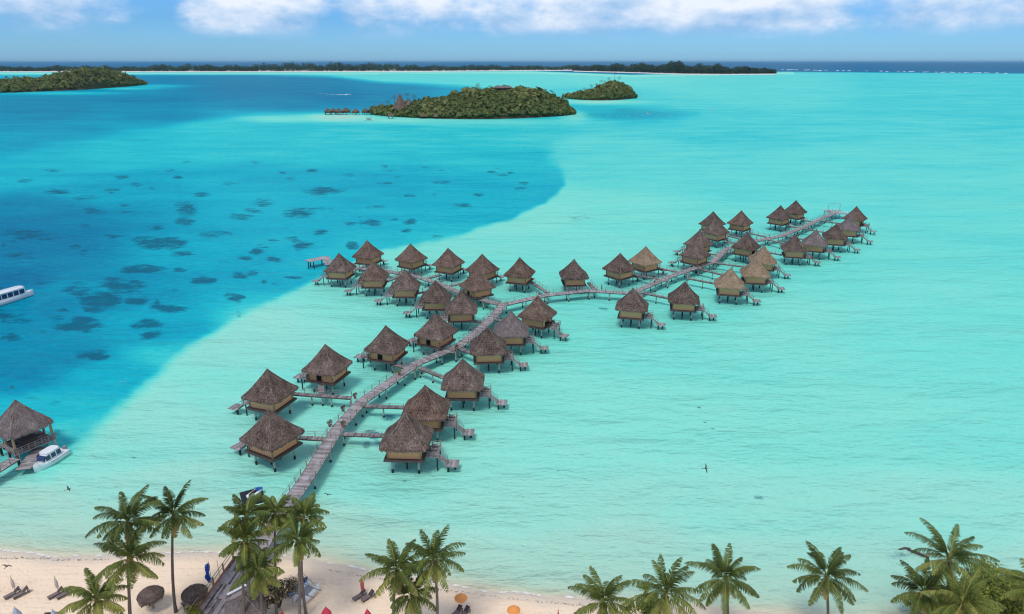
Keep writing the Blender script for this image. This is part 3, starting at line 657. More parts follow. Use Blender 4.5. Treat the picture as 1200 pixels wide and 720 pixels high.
# ------------------------------------------------------------------ boardwalks
def polyline(pts, step):
    out = []
    for a, b in zip(pts, pts[1:]):
        n = max(1, round((b - a).length / step))
        out += [a.lerp(b, k / n) for k in range(n)]
    return out + [pts[-1]]
def boardwalk(name, label, cat, pts, w, z, group=None, rail=(1, 1), pile_step=6.0, post_step=2.2, deckmat='deck', plank=0.26, ph=0.95, pilemat='pile', thick=.1):
    pts = [Vector((p[0], p[1], 0)) for p in pts]
    base = pts[0].copy(); root = thing(name, label, cat, base, 0, group)
    L = [p - base for p in pts]
    P = polyline(L, plank); d = MB()
    zf = z if callable(z) else (lambda p: z)
    for a, b in zip(P, P[1:]):
        t = (b - a); l = t.length; t.normalize(); nrm = Vector((-t.y, t.x, 0)); m = (a + b) / 2; zz = zf(m + base) + random.uniform(-.012, .012)
        hw = w / 2 + random.uniform(-.03, .03)
        Mx = Matrix(((t.x, nrm.x, 0, m.x), (t.y, nrm.y, 0, m.y), (0, 0, 1, zz), (0, 0, 0, 1)))
        d.box(-l / 2 + .006, l / 2 - .006, -hw, hw, -.06, 0, random.random(), Mx)
    dk = d.build('deck', M[deckmat], root)
    be = MB()
    for a, b in zip(L, L[1:]):
        t = (b - a).normalized(); nrm = Vector((-t.y, t.x, 0)); za, zb = zf(a + base), zf(b + base)
        for s in (-1, 1):
            q = nrm * (s * (w / 2 - .12)); be.tube(a + q + Vector((0, 0, za - .17)), b + q + Vector((0, 0, zb - .17)), thick, n=6)
    be.build('beams', M['darkwood'], root)
    for si, s in enumerate((-1, 1)):
        if not rail[si]: continue
        r = MB(); Q = polyline(L, post_step); prev = None
        for k, a in enumerate(Q):
            b = Q[min(k + 1, len(Q) - 1)]; c = Q[max(k - 1, 0)]; t = (b - c).normalized(); nrm = Vector((-t.y, t.x, 0)); q = a + nrm * (s * (w / 2 + .02)); zz = zf(a + base)
            r.box(q.x - .05, q.x + .05, q.y - .05, q.y + .05, zz - .2, zz + ph)
            cur = q + Vector((0, 0, zz))
            if prev is not None:
                for hh in (ph - .05, ph * .5): r.tube(prev + Vector((0, 0, hh)), cur + Vector((0, 0, hh)), .03, n=5)
            prev = cur
        r.build('railing', M['rail'], root)
    Q = polyline(L, pile_step)
    for k, a in enumerate(Q):
        if k == 0: continue
        b = Q[min(k + 1, len(Q) - 1)]; c = Q[max(k - 1, 0)]; t = (b - c).normalized(); nrm = Vector((-t.y, t.x, 0)); zz = zf(a + base)
        for s in ((-1, 1) if w > 2 else (0,)):
            q = a + nrm * (s * (w / 2 - .3))
            pl = MB(); pl.tube((q.x, q.y, .45), (q.x, q.y, zz - .07), .14, n=8); po = pl.build('pile', M[pilemat], root)
            ft = MB(); ft.tube((q.x, q.y, -.6), (q.x, q.y, .47), .19, .16, 8); ft.build('pile_foot', M['foot'], po)
    return root
MAIN = [(-33.0, 60), (-32.2, 69), (-31.2, 79), (-30.3, 87), (-29.2, 101.3), (-27.2, 110.5), (-19.2, 127.2), (-11.5, 136.0), (-7.8, 144.5), (-4.7, 153.3), (-2.2, 162.5)]
RIGHT = [(-2.2, 162.5), (9, 170.0), (20.6, 173.6), (31.5, 171.5), (46.7, 188), (61.2, 201), (69.5, 215.3), (77, 223.5), (94.4, 234), (109, 249), (122.3, 264.1), (130.2, 272.1)]
LEFT = [(-2.2, 162.5), (-12, 169.5), (-20, 180), (-28, 187), (-38, 192.5), (-47, 195), (-55.5, 200.3)]
MAIN, RIGHT, LEFT = ([(x * .9948, y * .9948) for x, y in L_] for L_ in (MAIN, RIGHT, LEFT))
ZB = 2.3
boardwalk('boardwalk', 'long grey plank boardwalk on piles running from the beach out to the junction', 'boardwalk', MAIN[1:], 2.25, ZB, 'plank boardwalks of the resort')
boardwalk('boardwalk', 'grey plank boardwalk from the junction right to the far tip of the resort', 'boardwalk', [(-2.6, 161.4)] + RIGHT[1:], 2.1, ZB - .03, 'plank boardwalks of the resort')
boardwalk('boardwalk', 'grey plank boardwalk branching left from the junction to the small bare dock', 'boardwalk', [(-1.9, 161.3)] + LEFT[1:], 2.05, ZB - .05, 'plank boardwalks of the resort')
# footbridges from each bungalow to the boardwalk beside it
def nearest(x, y):
    best = None
    for pl in (MAIN[2:], RIGHT, LEFT):
        for a, b in zip(pl, pl[1:]):
            a, b = Vector(a), Vector(b); d = b - a; t = max(0, min(1, (Vector((x, y)) - a).dot(d) / d.length_squared)); q = a + d * t
            r = (q - Vector((x, y))).length
            if best is None or r < best[0]: best = (r, q, d.normalized())
    return best
SPEC = {0: ((350, 512.5), (386, 514.5)), 1: ((342, 461), (411, 466)), 2: ((375.5, 451), (377, 463)), 5: ((449, 510), (402, 508.5)), 6: ((474, 477), (424, 475.5)), 3: ((458, 426), (486, 433)),
        4: ((514, 410), (534, 413)), 7: ((522, 443), (492, 431)), 21: ((622, 330), (642, 343)), 22: ((690, 331), (697, 339.5)), 23: ((744, 322), (783, 329)), 24: ((772, 314), (806, 321)), 25: ((752, 348), (748, 341)),
        26: ((786, 350), (753, 343)), 37: ((842, 333), (806, 326))}
for i, (x, y, short) in enumerate(BC):
    if i in SPEC:
        a, b = G(*SPEC[i][0], 2.25), G(*SPEC[i][1], 2.25); pts = [(a.x, a.y), (b.x, b.y)]
    else:
        r, q, d = nearest(x, y); dirv = (q - Vector((x, y))); r = dirv.length; dirv.normalize()
        if r < 4.6: continue
        e = q - dirv * 1.1; s = Vector((x, y)) + dirv * min(3.3, r - 2.0)
        pts = [(s.x, s.y), (e.x, e.y)]
    boardwalk('footbridge', 'narrow plank footbridge leading to %s' % short, 'footbridge', pts, 1.05, 2.24, 'footbridges to the bungalows', rail=(0, 1), pile_step=4.5, thick=.13, deckmat='deck_walk')
# small bare dock at the end of the left arm
r = thing('dock', 'small bare grey plank dock on dark posts at the end of the left arm', 'dock', G(372, 307, 2.3).xy.to_3d() + Vector((0, 0, .3)))
b0 = r.location
d = MB(); a1, a2, a3 = G(360, 307, 2) - b0, G(385, 302, 2) - b0, G(387, 310, 2) - b0
def slab(mb, a, b, w, z0, z1):
    a, b = Vector((a[0], a[1], 0)), Vector((b[0], b[1], 0)); P = polyline([a, b], .26)
    for p, q in zip(P, P[1:]):
        t = (q - p); l = t.length; t.normalize(); n_ = Vector((-t.y, t.x, 0)); m = (p + q) / 2
        mb.box(-l / 2, l / 2 - .012, -w / 2, w / 2, z0, z1, random.random(), Matrix(((t.x, n_.x, 0, m.x), (t.y, n_.y, 0, m.y), (0, 0, 1, 0), (0, 0, 0, 1))))
slab(d, a1, a2, 3.0, 1.85, 1.98); slab(d, a2 + Vector((-.3, -1.6, 0)), a3 + Vector((0, -1.0, 0)), 2.4, 1.83, 1.96)
d.build('deck', M['deck'], r)
for p in ((a1.x + .6, a1.y - 1), (a1.x + 2.2, a1.y - 1), (a1.x + .6, a1.y + 1), (a2.x - .5, a2.y + 1), (a2.x - 2, a2.y - .8), (a3.x - .6, a3.y)):
    q = MB(); q.tube((p[0], p[1], -.9), (p[0], p[1], 1.85), .16, n=8); q.build('pile', M['foot'], r)
# landing stage with a steel gantry at the far tip
r = thing('landing_stage', 'small landing stage with white railings and a steel gantry at the right arm tip', 'landing stage', (130.3, 272.6, 0.3))
d = MB(); planks_x(d, -3, 4, -3.5, 3.5, 1.9, 2.0); d.build('deck', M['deck'], r)
d = MB()
for x in (-1.5, 3.2):
    d.tube((x, 2.5, 2), (x, 2.5, 5.0), .08, n=6)
d.tube((-1.5, 2.5, 5.0), (3.2, 2.5, 5.0), .08, n=6); d.build('gantry', M['metal'], r)
d = MB()
for x in np.arange(-2.9, 4.0, 1.1):
    d.box(x - .05, x + .05, 3.3, 3.4, 2.0, 3.0); d.box(x - .05, x + .05, -3.4, -3.3, 2.0, 3.0)
for z in (2.5, 2.95): d.box(-2.9, 3.95, 3.32, 3.38, z, z + .07); d.box(-2.9, 3.95, -3.38, -3.32, z, z + .07)
d.build('railing', M['white'], r)
for x in (-2.6, 3.6):
    for y in (-3, 3):
        q = MB(); q.tube((x, y, -.5), (x, y, 1.9), .16, n=8); q.build('pile', M['pile'], r)

# beach end of the boardwalk: wide dark deck with a tan handrail
r = thing('beach_deck', 'wide dark weathered plank deck sloping down from the boardwalk onto the sand', 'deck', (-32.6, 63.5, 0))
a = MB(); P = [Vector((-.6 + 0.35 * 0, -6.5, 0)), Vector((.7, 5.8, 0))]
PP = polyline([Vector((-1.6, -7.5, 0)), Vector((.4, 5.4, 0))], 50)
def zrow(y): return 1.25 + (y + 7.5) / 12.9 * .98
for k in range(15):           # boards laid lengthwise, worn pale and dark
    xo = -2.0 + k * .27
    n = 6
    for j in range(n):
        u0, u1 = j / n, (j + 1) / n
        A = PP[0].lerp(PP[1], u0); Bq = PP[0].lerp(PP[1], u1); y0, y1 = A.y, Bq.y - .03
        tint = random.random()
        a.add([(A.x + xo, y0, zrow(y0)), (A.x + xo + .25, y0, zrow(y0)), (Bq.x + xo + .25, y1, zrow(y1)), (Bq.x + xo, y1, zrow(y1)),
               (A.x + xo, y0, zrow(y0) - .08), (A.x + xo + .25, y0, zrow(y0) - .08), (Bq.x + xo + .25, y1, zrow(y1) - .08), (Bq.x + xo, y1, zrow(y1) - .08)],
              [(0, 1, 2, 3), (7, 6, 5, 4), (0, 4, 5, 1), (1, 5, 6, 2), (2, 6, 7, 3), (3, 7, 4, 0)], tint)
a.build('planks', M['deck_dark'], r)
e = MB(); q0, q1 = PP[0] + Vector((-2.12, 0, zrow(-7.5) + .02)), PP[1] + Vector((-2.12, 0, zrow(5.4) + .02)); e.tube(q0, q1, .12, n=6); e.build('edge_beam', M['terracotta'], r)
h = MB()
prev = None
for u in np.linspace(0, 1, 7):
    p = PP[0].lerp(PP[1], u) + Vector((-2.3, 0, 0)); z = zrow(p.y); h.box(p.x - .07, p.x + .07, p.y - .07, p.y + .07, z - .4, z + 1.05)
    c = Vector((p.x, p.y, z))
    if prev is not None:
        for hh in (.55, 1.02): h.tube(prev + Vector((0, 0, hh)), c + Vector((0, 0, hh)), .045, n=5)
    prev = c
h.build('handrail', M['tanwood'], r)
for (x, y) in ((-3, -6), (1, -6), (-2, 0), (1.6, 0), (-1.3, 5), (2, 5)):
    q = MB(); q.tube((x, y, -.3), (x, y, zrow(y) - .1), .15, n=8); q.build('post', M['darkwood'], r)
# thatched gate shelter beside it
def shelter(name, label, cat, loc, rz, scale, prof, posts, mat='thatch', group=None, tufts=700, nexp=7.0, seed=4):
    r = thing(name, label, cat, loc, rz, group)
    ro = roof_mb(scale, prof, nexp, seed, tufts).build('roof', M[mat], r)
    if nexp > 3: ridge_mb(scale, prof, nexp).build('ridge_cap', M[mat], ro)
    for (x, y) in posts:
        p = MB(); p.tube((x, y, -.4), (x, y, prof[-1][1] + .1), .11, n=8); p.build('post', M['tanwood'], r)
    return r
p = G(288, 716, 3.0)
shelter('thatched_shelter', 'small low thatched shelter standing beside the beach end of the boardwalk', 'shelter', (p.x, p.y, sand_z(p.x, p.y)), R(20), 1.0,
        [(.1, 4.5), (.5, 4.1), (1.0, 3.6), (1.5, 3.1), (1.9, 2.75), (2.15, 2.55)], ((-1.5, -1.5), (1.5, -1.5), (1.5, 1.5), (-1.5, 1.5)), 'thatch_grey')

# ------------------------------------------------------------------ dock pavilion and launch at the left
p = G(18, 470, 9.4)
pv = thing('dock_pavilion', 'large open grey thatched pavilion over the water at the left edge, beside the white launch', 'pavilion', (p.x, p.y, 0), R(-31))
PR = [(.06, 9.5), (.35, 9.05), (.95, 8.25), (1.6, 7.4), (2.25, 6.55), (2.8, 5.9), (3.25, 5.42), (3.5, 5.15)]
ro = roof_mb(1.0, PR, 5.5, 9, 1800).build('roof', M['thatch_grey'], pv); ridge_mb(1.0, PR).build('ridge_cap', M['thatch_grey'], ro)
d = MB(); planks_x(d, -3.0, 3.0, -3.0, 3.0, 1.85, 2.0); d.build('floor_deck', M['deck_dark'], pv)
for x in (-2.75, 0, 2.75):
    for y in (-2.75, 2.75):
        q = MB(); q.tube((x, y, 2.0), (x, y, 5.3), .2, n=10); q.build('post', M['tanwood'], pv)
        q = MB(); q.tube((x, y, -.5), (x, y, 1.85), .22, n=8); q.build('pile', M['pile'] if y > 0 else M['foot'], pv)
for (x0, x1, y0, y1) in ((-2.95, 2.95, -2.95, -2.95), (2.95, 2.95, -2.95, 2.95), (-2.95, -2.95, -2.95, 2.95)):
    h = MB(); n = 6
    for k in range(n + 1):
        x, y = x0 + (x1 - x0) * k / n, y0 + (y1 - y0) * k / n; h.box(x - .06, x + .06, y - .06, y + .06, 2.0, 3.05)
    for z in (2.35, 2.65, 2.97): h.tube((x0, y0, z), (x1, y1, z), .06, n=5)
    h.build('railing', M['rail'], pv)
d = MB(); d.box(-1.6, 1.6, -1.0, 1.0, 2.0, 3.0); d.box(-1.8, 1.8, -1.2, 1.2, 3.0, 3.1); d.build('counter', M['darkwood'], pv)
r = boardwalk('landing_deck', 'lower grey plank landing between the pavilion and the white launch', 'landing', [tuple(G(27, 550, 1.2).xy), tuple(G(47, 524, 1.2).xy)], 2.0, 1.2, None, rail=(0, 0), pile_step=3)
boardwalk('boardwalk', 'short railed plank walkway leading off the left edge from the pavilion', 'boardwalk', [tuple(G(17, 537, 2).xy), tuple(G(-30, 566, 2).xy)], 2.0, 1.95, 'plank boardwalks of the resort', ph=1.05, post_step=1.5, pile_step=3.0)

def hull_rings(L, Wd, zs, n=14, bow=2.2, stern=.85):
    """list of station rings (x along keel): flared hull with pointed bow, flat stern"""
    rings = []
    for i in range(n + 1):
        u = i / n; x = -L / 2 + u * L
        w = Wd / 2 * (stern + (1 - stern) * min(1, u * 3)) * (1 - max(0, (u - .45) / .55) ** bow)
        w = max(w, .015); sh = zs * (1 + .28 * max(0, u - .4) ** 1.5 * 2); rk = .35 * max(0, u - .75) * zs
        rings.append([Vector((x + (rk * k), y * w, z)) for (y, z, k) in ((0, -.35, 0), (.55, -.22, .2), (.86, .12 * sh, .5), (.96, .6 * sh, .8), (1.0, sh, 1), (.9, sh + .03, 1), (0, sh - .04 if u > .1 else sh - .04, 1),
                                                           (-.9, sh + .03, 1), (-1.0, sh, 1), (-.96, .6 * sh, .8), (-.86, .12 * sh, .5), (-.55, -.22, .2))])
    return rings
def cabin_rings(x0, x1, w0, z0, z1, sl=.35, sl2=.25, inset=.82):
    def rr(t):
        z = z0 + (z1 - z0) * t; a, b_ = x0 + sl2 * t, x1 - sl * t; w = w0 / 2 * (1 - (1 - inset) * t)
        pts = []
        for i in range(20):
            an = 2 * PI * (i + .5) / 20; c, s = math.cos(an), math.sin(an); k = sq(an, 5)
            pts.append(Vector(((a + b_) / 2 + (b_ - a) / 2 * c * k, w * s * k, z)))
        return pts
    return [rr(t) for t in (0, .5, .92, 1.0)]
# white launch tied at the landing
b, a = G(40, 551, .5), G(76, 528.5, .5)
mid = (a + b) / 2; L = (b - a).length; ang = math.atan2(b.y - a.y, b.x - a.x)
bt = thing('launch_boat', 'white cabin launch with dark blue windows moored beside the thatched pavilion', 'boat', (mid.x, mid.y, 0), ang)
m = MB(); m.rings(hull_rings(L, 2.5, .95)); hu = m.build('hull', M['white'], bt, True)
m = MB()
for s in (-1, 1): m.tube((-L / 2 + .2, s * 1.12, .8), (L * .15, s * 1.27, .85), .05, n=6)
m.build('rub_rail', M['grey'], hu)
m = MB(); m.rings(cabin_rings(-L * .30, L * .28, 1.95, .95, 2.2, .7, .15)); cb = m.build('cabin', M['white'], bt, True)
m = MB(); m.rings([[Vector((p.x * 1.04 + .05, p.y * 1.08, z)) for p in cabin_rings(-L * .30, L * .28, 1.95, .95, 2.2, .7, .15)[3]] for z in (2.203, 2.28)]); m.build('cabin_top', M['white'], bt)
for s in (-1, 1):
    for k in range(3):
        x0 = -L * .25 + k * L * .17; y0, y1 = .95 * s, .86 * s
        w = MB(); w.add([(x0, y0 + .04 * s, 1.25), (x0 + L * .13, y0 + .04 * s, 1.25), (x0 + L * .13 - .03, y1 + .05 * s, 1.95), (x0, y1 + .05 * s, 1.95),
                         (x0, y0 - .06 * s, 1.25), (x0 + L * .13, y0 - .06 * s, 1.25), (x0 + L * .13 - .03, y1 - .06 * s, 1.95), (x0, y1 - .06 * s, 1.95)], [(0, 1, 2, 3), (7, 6, 5, 4), (0, 4, 5, 1), (1, 5, 6, 2), (2, 6, 7, 3), (3, 7, 4, 0)])
        w.build('window', M['glassdark'], bt)
w = MB(); xw = L * .28; w.add([(xw - .02, -.75, 1.25), (xw - .02, .75, 1.25), (xw - .42, .66, 1.95), (xw - .42, -.66, 1.95), (xw - .2, -.75, 1.25), (xw - .2, .75, 1.25), (xw - .55, .66, 1.95), (xw - .55, -.66, 1.95)],
                 [(0, 1, 2, 3), (7, 6, 5, 4), (0, 4, 5, 1), (1, 5, 6, 2), (2, 6, 7, 3), (3, 7, 4, 0)]); w.build('windscreen', M['glassdark'], bt)
m = MB()
for s in (-1, 1):
    m.tube((L * .30, s * .75, 1.0), (L * .30, s * .75, 1.55), .03, n=5); m.tube((L * .42, s * .45, 1.1), (L * .42, s * .45, 1.65), .03, n=5); m.tube((L * .30, s * .75, 1.55), (L * .42, s * .45, 1.65), .03, n=5); m.tube((L * .42, s * .45, 1.65), (L * .5, 0, 1.7), .03, n=5)
m.build('bow_rail', M['metal'], bt)
m = MB(); m.box(-L * .5 - .35, -L * .5 + .1, -.25, .25, .6, 1.35); m.box(-L * .5 - .28, -L * .5 - .1, -.1, .1, -.3, .6); m.build('outboard_motor', M['grey'], bt)
# white tour ferry, cut by the left edge
a, b = G(-42, 367, .6), G(38.5, 341, 1.0); mid = (a + b) / 2; L = (b - a).xy.length; ang = math.atan2(b.y - a.y, b.x - a.x)
fy = thing('tour_boat', 'long white canopied tour boat with open windows on the deep blue water', 'boat', (mid.x, mid.y, 0), ang)
m = MB(); m.rings(hull_rings(L, 3.4, 1.15, 18, 2.6)); m.build('hull', M['white'], fy, True)
m = MB(); m.box(-L * .45, L * .34, -1.3, 1.3, 1.15, 1.45); m.build('deckhouse', M['white'], fy)
m = MB(); rings = cabin_rings(-L * .46, L * .37, 3.1, 2.95, 3.25, .3, .1, .86); m.rings(rings); m.build('canopy', M['white'], fy, True)
n = 9
for s in (-1, 1):
    for k in range(n):
        x0 = -L * .44 + k * L * .78 / n; w = MB(); w.box(x0 + .12, x0 + L * .78 / n - .12, s * 1.18 - .03, s * 1.18 + .03, 1.5, 2.7); w.build('window', M['glassdark'], fy)
    m = MB()
    for k in range(n + 1):
        x0 = -L * .44 + k * L * .78 / n; m.box(x0 - .09, x0 + .09, s * 1.25 - .05, s * 1.25 + .05, 1.45, 2.97)
    m.box(-L * .45, L * .34, s * 1.25 - .05, s * 1.25 + .05, 2.72, 2.94); m.build('window_posts', M['white'], fy)
m = MB(); m.tube((-L * .1, 0, 3.2), (-L * .1, 0, 4.3), .04, n=5); m.build('aerial', M['metal'], fy)

# ------------------------------------------------------------------ palms and other plants
def frond(mb, base, az, el, L, droop, q, tint, leaf=.62, nleaf=26, curl=0):
    """one pinnate frond: arching rachis with hanging leaflets"""
    d = Vector((math.cos(az) * math.cos(el), math.sin(az) * math.cos(el), math.sin(el))); side = Vector((-math.sin(az), math.cos(az), 0))
    pts = []; p = Vector(base); n = 12; e = el; azz = az
    for i in range(n + 1):
        pts.append(p.copy()); u = i / n
        e2 = e - droop * u ** 1.3; azz = az + curl * u
        p = p + Vector((math.cos(azz) * math.cos(e2), math.sin(azz) * math.cos(e2), math.sin(e2))) * (L / n)
    for i in range(n):
        w0, w1 = .055 * (1 - i / n) + .012, .055 * (1 - (i + 1) / n) + .012
        up = Vector((0, 0, .03))
        mb.face([pts[i] - side * w0, pts[i] + side * w0, pts[i + 1] + side * w1, pts[i + 1] - side * w1], min(1, tint + .35))
        mb.face([pts[i] + up, pts[i] - side * w0, pts[i + 1] - side * w1, pts[i + 1] + up * .5], min(1, tint + .3))
    for k in range(nleaf):
        u = .14 + .86 * (k + q.random() * .6) / nleaf; x = min(u * n, n - .001); i = int(x); f = x - i
        o = pts[i].lerp(pts[i + 1], f); t = (pts[i + 1] - pts[i]).normalized(); nn = side.cross(t)
        if nn.z > 0: nn = -nn
        ll = leaf * (1.0 * math.sin(PI * min(1, .22 + u * .78)) ** .6 + .12) * q.uniform(.8, 1.15)
        for s in (-1, 1):
            if q.random() < .05: continue
            dr = q.uniform(.35, .95)
            v = (t * q.uniform(.45, .75) + side * s * .85 + nn * dr * .55).normalized()
            v2 = (t * .4 + side * s * .5 + nn * (dr + .65)).normalized()
            m1 = o + v * ll * .5; e1 = m1 + v2 * ll * .55; w = t * (.034 + .022 * q.random())
            tt = min(1, max(0, tint + q.uniform(-.12, .12)))
            mb.face([o - w, o + w, m1 + w * .9, m1 - w * .9], tt); mb.face([m1 - w * .9, m1 + w * .9, e1 + w * .25, e1 - w * .15], tt)
def palm(crown, ground, label, seed, nf=22, L=4.3, age=.4, group='coconut palms on the beach', wind=0.0, leaf=.74, nleaf=42):
    q = random.Random(seed)
    c = Vector(crown); g = Vector(ground)
    root = thing('coconut_palm', label, 'palm tree', g, 0, group)
    top = c - g; mb = MB(); pts = []; rad = []
    bow = Vector((q.uniform(-.5, .5), q.uniform(-.3, .3), 0))
    for i in range(15):
        u = i / 14; p = Vector((top.x * u ** 1.4, top.y * u ** 1.4, top.z * u)) + bow * math.sin(PI * u); pts.append(p); rad.append((.24 if i == 0 else .17 - .06 * u) + (.012 if i % 2 else 0))
    pts[0].z -= .3
    mb.path(pts, rad, 10); mb.build('trunk', M['trunk'], root, True)
    mb = MB()
    for k in range(nf):
        u = k / (nf - 1); az = k * 2.39996 + q.uniform(-.3, .3)
        el = R(84) - R(122) * u ** 1.05 + q.uniform(-.2, .2)
        ll = L * (.72 + .35 * math.sin(PI * min(1, .15 + u * .8))) * q.uniform(.88, 1.1)
        dr = .55 + .75 * math.sin(PI * min(1, .1 + u)) + q.uniform(-.1, .25) if u < .75 else .45 + q.uniform(0, .3)
        tint = age - .22 + .45 * u ** 2 + q.uniform(-.12, .16)
        if k >= nf - q.choice((1, 2, 3)): tint = q.uniform(.9, 1.0); el = R(-62) + q.uniform(-.2, .15); dr = .3; ll *= .8
        frond(mb, top + Vector((math.cos(az) * .1, math.sin(az) * .1, .15 - .3 * u)), az + wind * math.cos(az) * .4, el, ll, dr, q, tint, leaf, nleaf, q.uniform(-.3, .3))
    mb.build('crown', M['palm'], root)
    mb = MB()
    for k in range(7):
        az = q.uniform(0, 6.28); o = top + Vector((math.cos(az) * .3, math.sin(az) * .3, -.35 - q.random() * .3)); rr = .15
        mb.rings([[o + Vector((math.cos(6.283 * i / 7) * rr * math.sin(t) + .0, math.sin(6.283 * i / 7) * rr * math.sin(t), -math.cos(t) * rr * 1.3)) for i in range(7)] for t in (.15, .8, 1.57, 2.3, 3.0)], .5)
    mb.build('coconuts', M['leaf_bronze'], root, True)
    return root
# crown sighting, crown height, trunk foot offset, label, seed, size, age
PALMS = [
 (203, 603, 13.2, (0.1, -1.0), 'tall coconut palm with slender clear trunk, standing between the two thatched parasols', 11, 4.4, .33),
 (150, 611, 15.0, (1.3, -2.4), 'coconut palm with the taller, darker crown of the close pair left of the parasols', 12, 4.5, .3),
 (153, 655, 12.2, (.8, -.9), 'coconut palm with the lower crown of the close pair left of the parasols', 13, 4.3, .42),
 (113, 703, 8.2, (.6, -1.5), 'short coconut palm with yellowing fronds at the bottom edge beside the grey umbrellas', 14, 4.0, .62),
 (288, 606, 14.0, (.4, -2.0), 'coconut palm crown just below the floating jet ski dock', 15, 3.5, .45),
 (286, 634, 12.5, (.6, -1.2), 'dense coconut palm left of the boardwalk, directly below the one by the jet ski', 16, 3.6, .5),
 (322, 602, 13.5, (.2, -1.5), 'small coconut palm crown straight over the boardwalk planks', 17, 3.0, .58),
 (356, 606, 13.0, (.6, -1.6), 'coconut palm at the right of the boardwalk, the rear of two close crowns', 18, 3.3, .5),
 (349, 634, 12.5, (.3, -2.0), 'coconut palm right of the boardwalk with clear trunk beside the beached catamaran', 19, 3.7, .42),
 (302, 670, 10.0, (.5, -1.4), 'coconut palm leaning over the thatched shelter at the boardwalk end', 20, 3.5, .5),
 (465, 668, 10.5, (0, -1.0), 'coconut palm with drooping ragged fronds, left of the palm pair by the orange umbrella', 21, 4.2, .42),
 (508, 656, 11.5, (0, -1.2), 'coconut palm with the higher crown of the pair beside the orange umbrella', 22, 4.3, .36),
 (482, 698, 7.5, (0, -.8), 'short young coconut palm at the foot of the taller palm pair', 23, 3.6, .34),
 (707, 706, 8.0, (0, -1.5), 'bushy coconut palm at the bottom edge, leftmost of the palms right of the open sand', 24, 4.4, .46),
 (780, 695, 9.0, (.3, -1.4), 'big coconut palm with upright fronds in front of a green leafy tree', 25, 5.0, .4),
 (850, 678, 10.5, (-.4, -1.3), 'coconut palm with a dark upright tuft, second from left of the right hand shore palms', 26, 4.5, .34),
 (968, 675, 10.0, (.3, -1.4), 'lone coconut palm with a round star shaped crown against the water', 27, 4.4, .3),
 (1112, 655, 11.5, (.4, -1.6), 'tallest coconut palm of the thicket in the lower right corner', 28, 4.9, .45),
 (1082, 694, 8.5, (.2, -1.0), 'dark coconut palm with ragged fronds at the left of the corner thicket', 29, 3.9, .36),
 (1128, 706, 9.5, (.2, -1.0), 'coconut palm with yellow green fronds at the bottom of the corner thicket', 30, 4.6, .62),
 (1216, 690, 10.0, (.4, -1.0), 'coconut palm cut by the right edge with fronds reaching over the leafy bushes', 31, 4.4, .6),
]
for (px, py, h, off, lab, seed, L, age) in PALMS:
    c = G(px, py, h); gy = c.y + off[1]; gx = c.x * .15 + .85 * (px - 600) / F * (gy * CP + (CAMH - .8) * SP) + off[0] * .3
    palm(c, (gx, gy, sand_z(gx, gy)), lab, seed, 24 if L > 3.7 else 20, L * .85, age)

def leaf_cloud(mb, blobs, n, size, q, zsq=.8):
    for k in range(n):
        (cx, cy, cz, r) = q.choices(blobs, weights=[b_[3] ** 2 for b_ in blobs])[0]
        d = Vector((q.gauss(0, 1), q.gauss(0, 1), q.gauss(0, 1))).normalized(); rr = r * (q.random() ** .35)
        if d.z < -.5: d.z *= -.6
        p = Vector((cx, cy, cz)) + Vector((d.x * rr, d.y * rr, d.z * rr * zsq))
        nrm = (d + Vector((q.uniform(-.8, .8), q.uniform(-.8, .8), q.uniform(0, 1.0)))).normalized(); x = nrm.orthogonal().normalized(); x = (Matrix.Rotation(q.uniform(0, 6.28), 3, nrm) @ x); y = nrm.cross(x)
        s = size * q.uniform(.6, 1.3); tint = min(1, max(0, .45 + q.uniform(-.35, .35) + (hash((round(cx, 2), round(cy, 2))) % 100 - 50) / 250))
        mb.face([p - x * s * .5, p - y * s * .22, p + x * s * .5, p + y * s * .22], tint)
def leafy_tree(name, label, cat, loc, h, r, n, size, mat, seed, trunk=True, group=None):
    q = random.Random(seed); root = thing(name, label, cat, loc, 0, group); blobs = []; mb = MB()
    for k in range(max(6, int(r * 5))):
        an = q.uniform(0, 6.28); rr = r * q.random() ** .5 * .75; z = h * q.uniform(.5, .92) - rr * .12 * h / r * .6
        blobs.append((math.cos(an) * rr, math.sin(an) * rr, z, r * q.uniform(.28, .45)))
        if trunk: mb.path([Vector((0, 0, -.2)), Vector((math.cos(an) * rr * .3, math.sin(an) * rr * .3, z * .5)), Vector((math.cos(an) * rr, math.sin(an) * rr, z))], [.10 + .03 * h / 3, .07, .03], 6)
    if not trunk:
        mb.tube((0, 0, -.2), (0, 0, h * .5), .08, .04, 6)
    mb.build('trunk', M['bark'], root)
    mc = MB(); leaf_cloud(mc, blobs, n, size, q); mc.build('crown', M[mat], root)
    return root
def onsand(px, py, z=1.0):
    p = G(px, py, z); return (p.x, p.y, sand_z(p.x, p.y))
def attop(px, py, h):
    p = G(px, py, h); return (p.x, p.y, sand_z(p.x, p.y))
leafy_tree('bronze_tree', 'small spreading tree with bronze and cream leaves beside the blue kayaks', 'tree', attop(322, 679, 4.5), 4.6, 2.5, 2600, .34, 'leaf_bronze', 41)
leafy_tree('leafy_tree', 'round green leafy tree behind the big palm at the bottom edge', 'tree', attop(757, 697, 4.6), 4.8, 2.5, 3000, .3, 'leaf', 42)
leafy_tree('leafy_tree', 'broad olive green tree filling the lower right corner among the palms', 'tree', attop(1163, 697, 5.2), 6.6, 5.0, 15000, .40, 'leaf', 43)
leafy_tree('leafy_tree', 'dark green tree at the right edge below the broad olive tree', 'tree', attop(1192, 705, 4.2), 4.8, 3.4, 4500, .34, 'leaf', 44)
leafy_tree('leafy_tree', 'dark shrubby tree under the tallest palm of the corner thicket', 'tree', attop(1095, 700, 4.0), 4.0, 3.0, 3500, .34, 'leaf', 45)
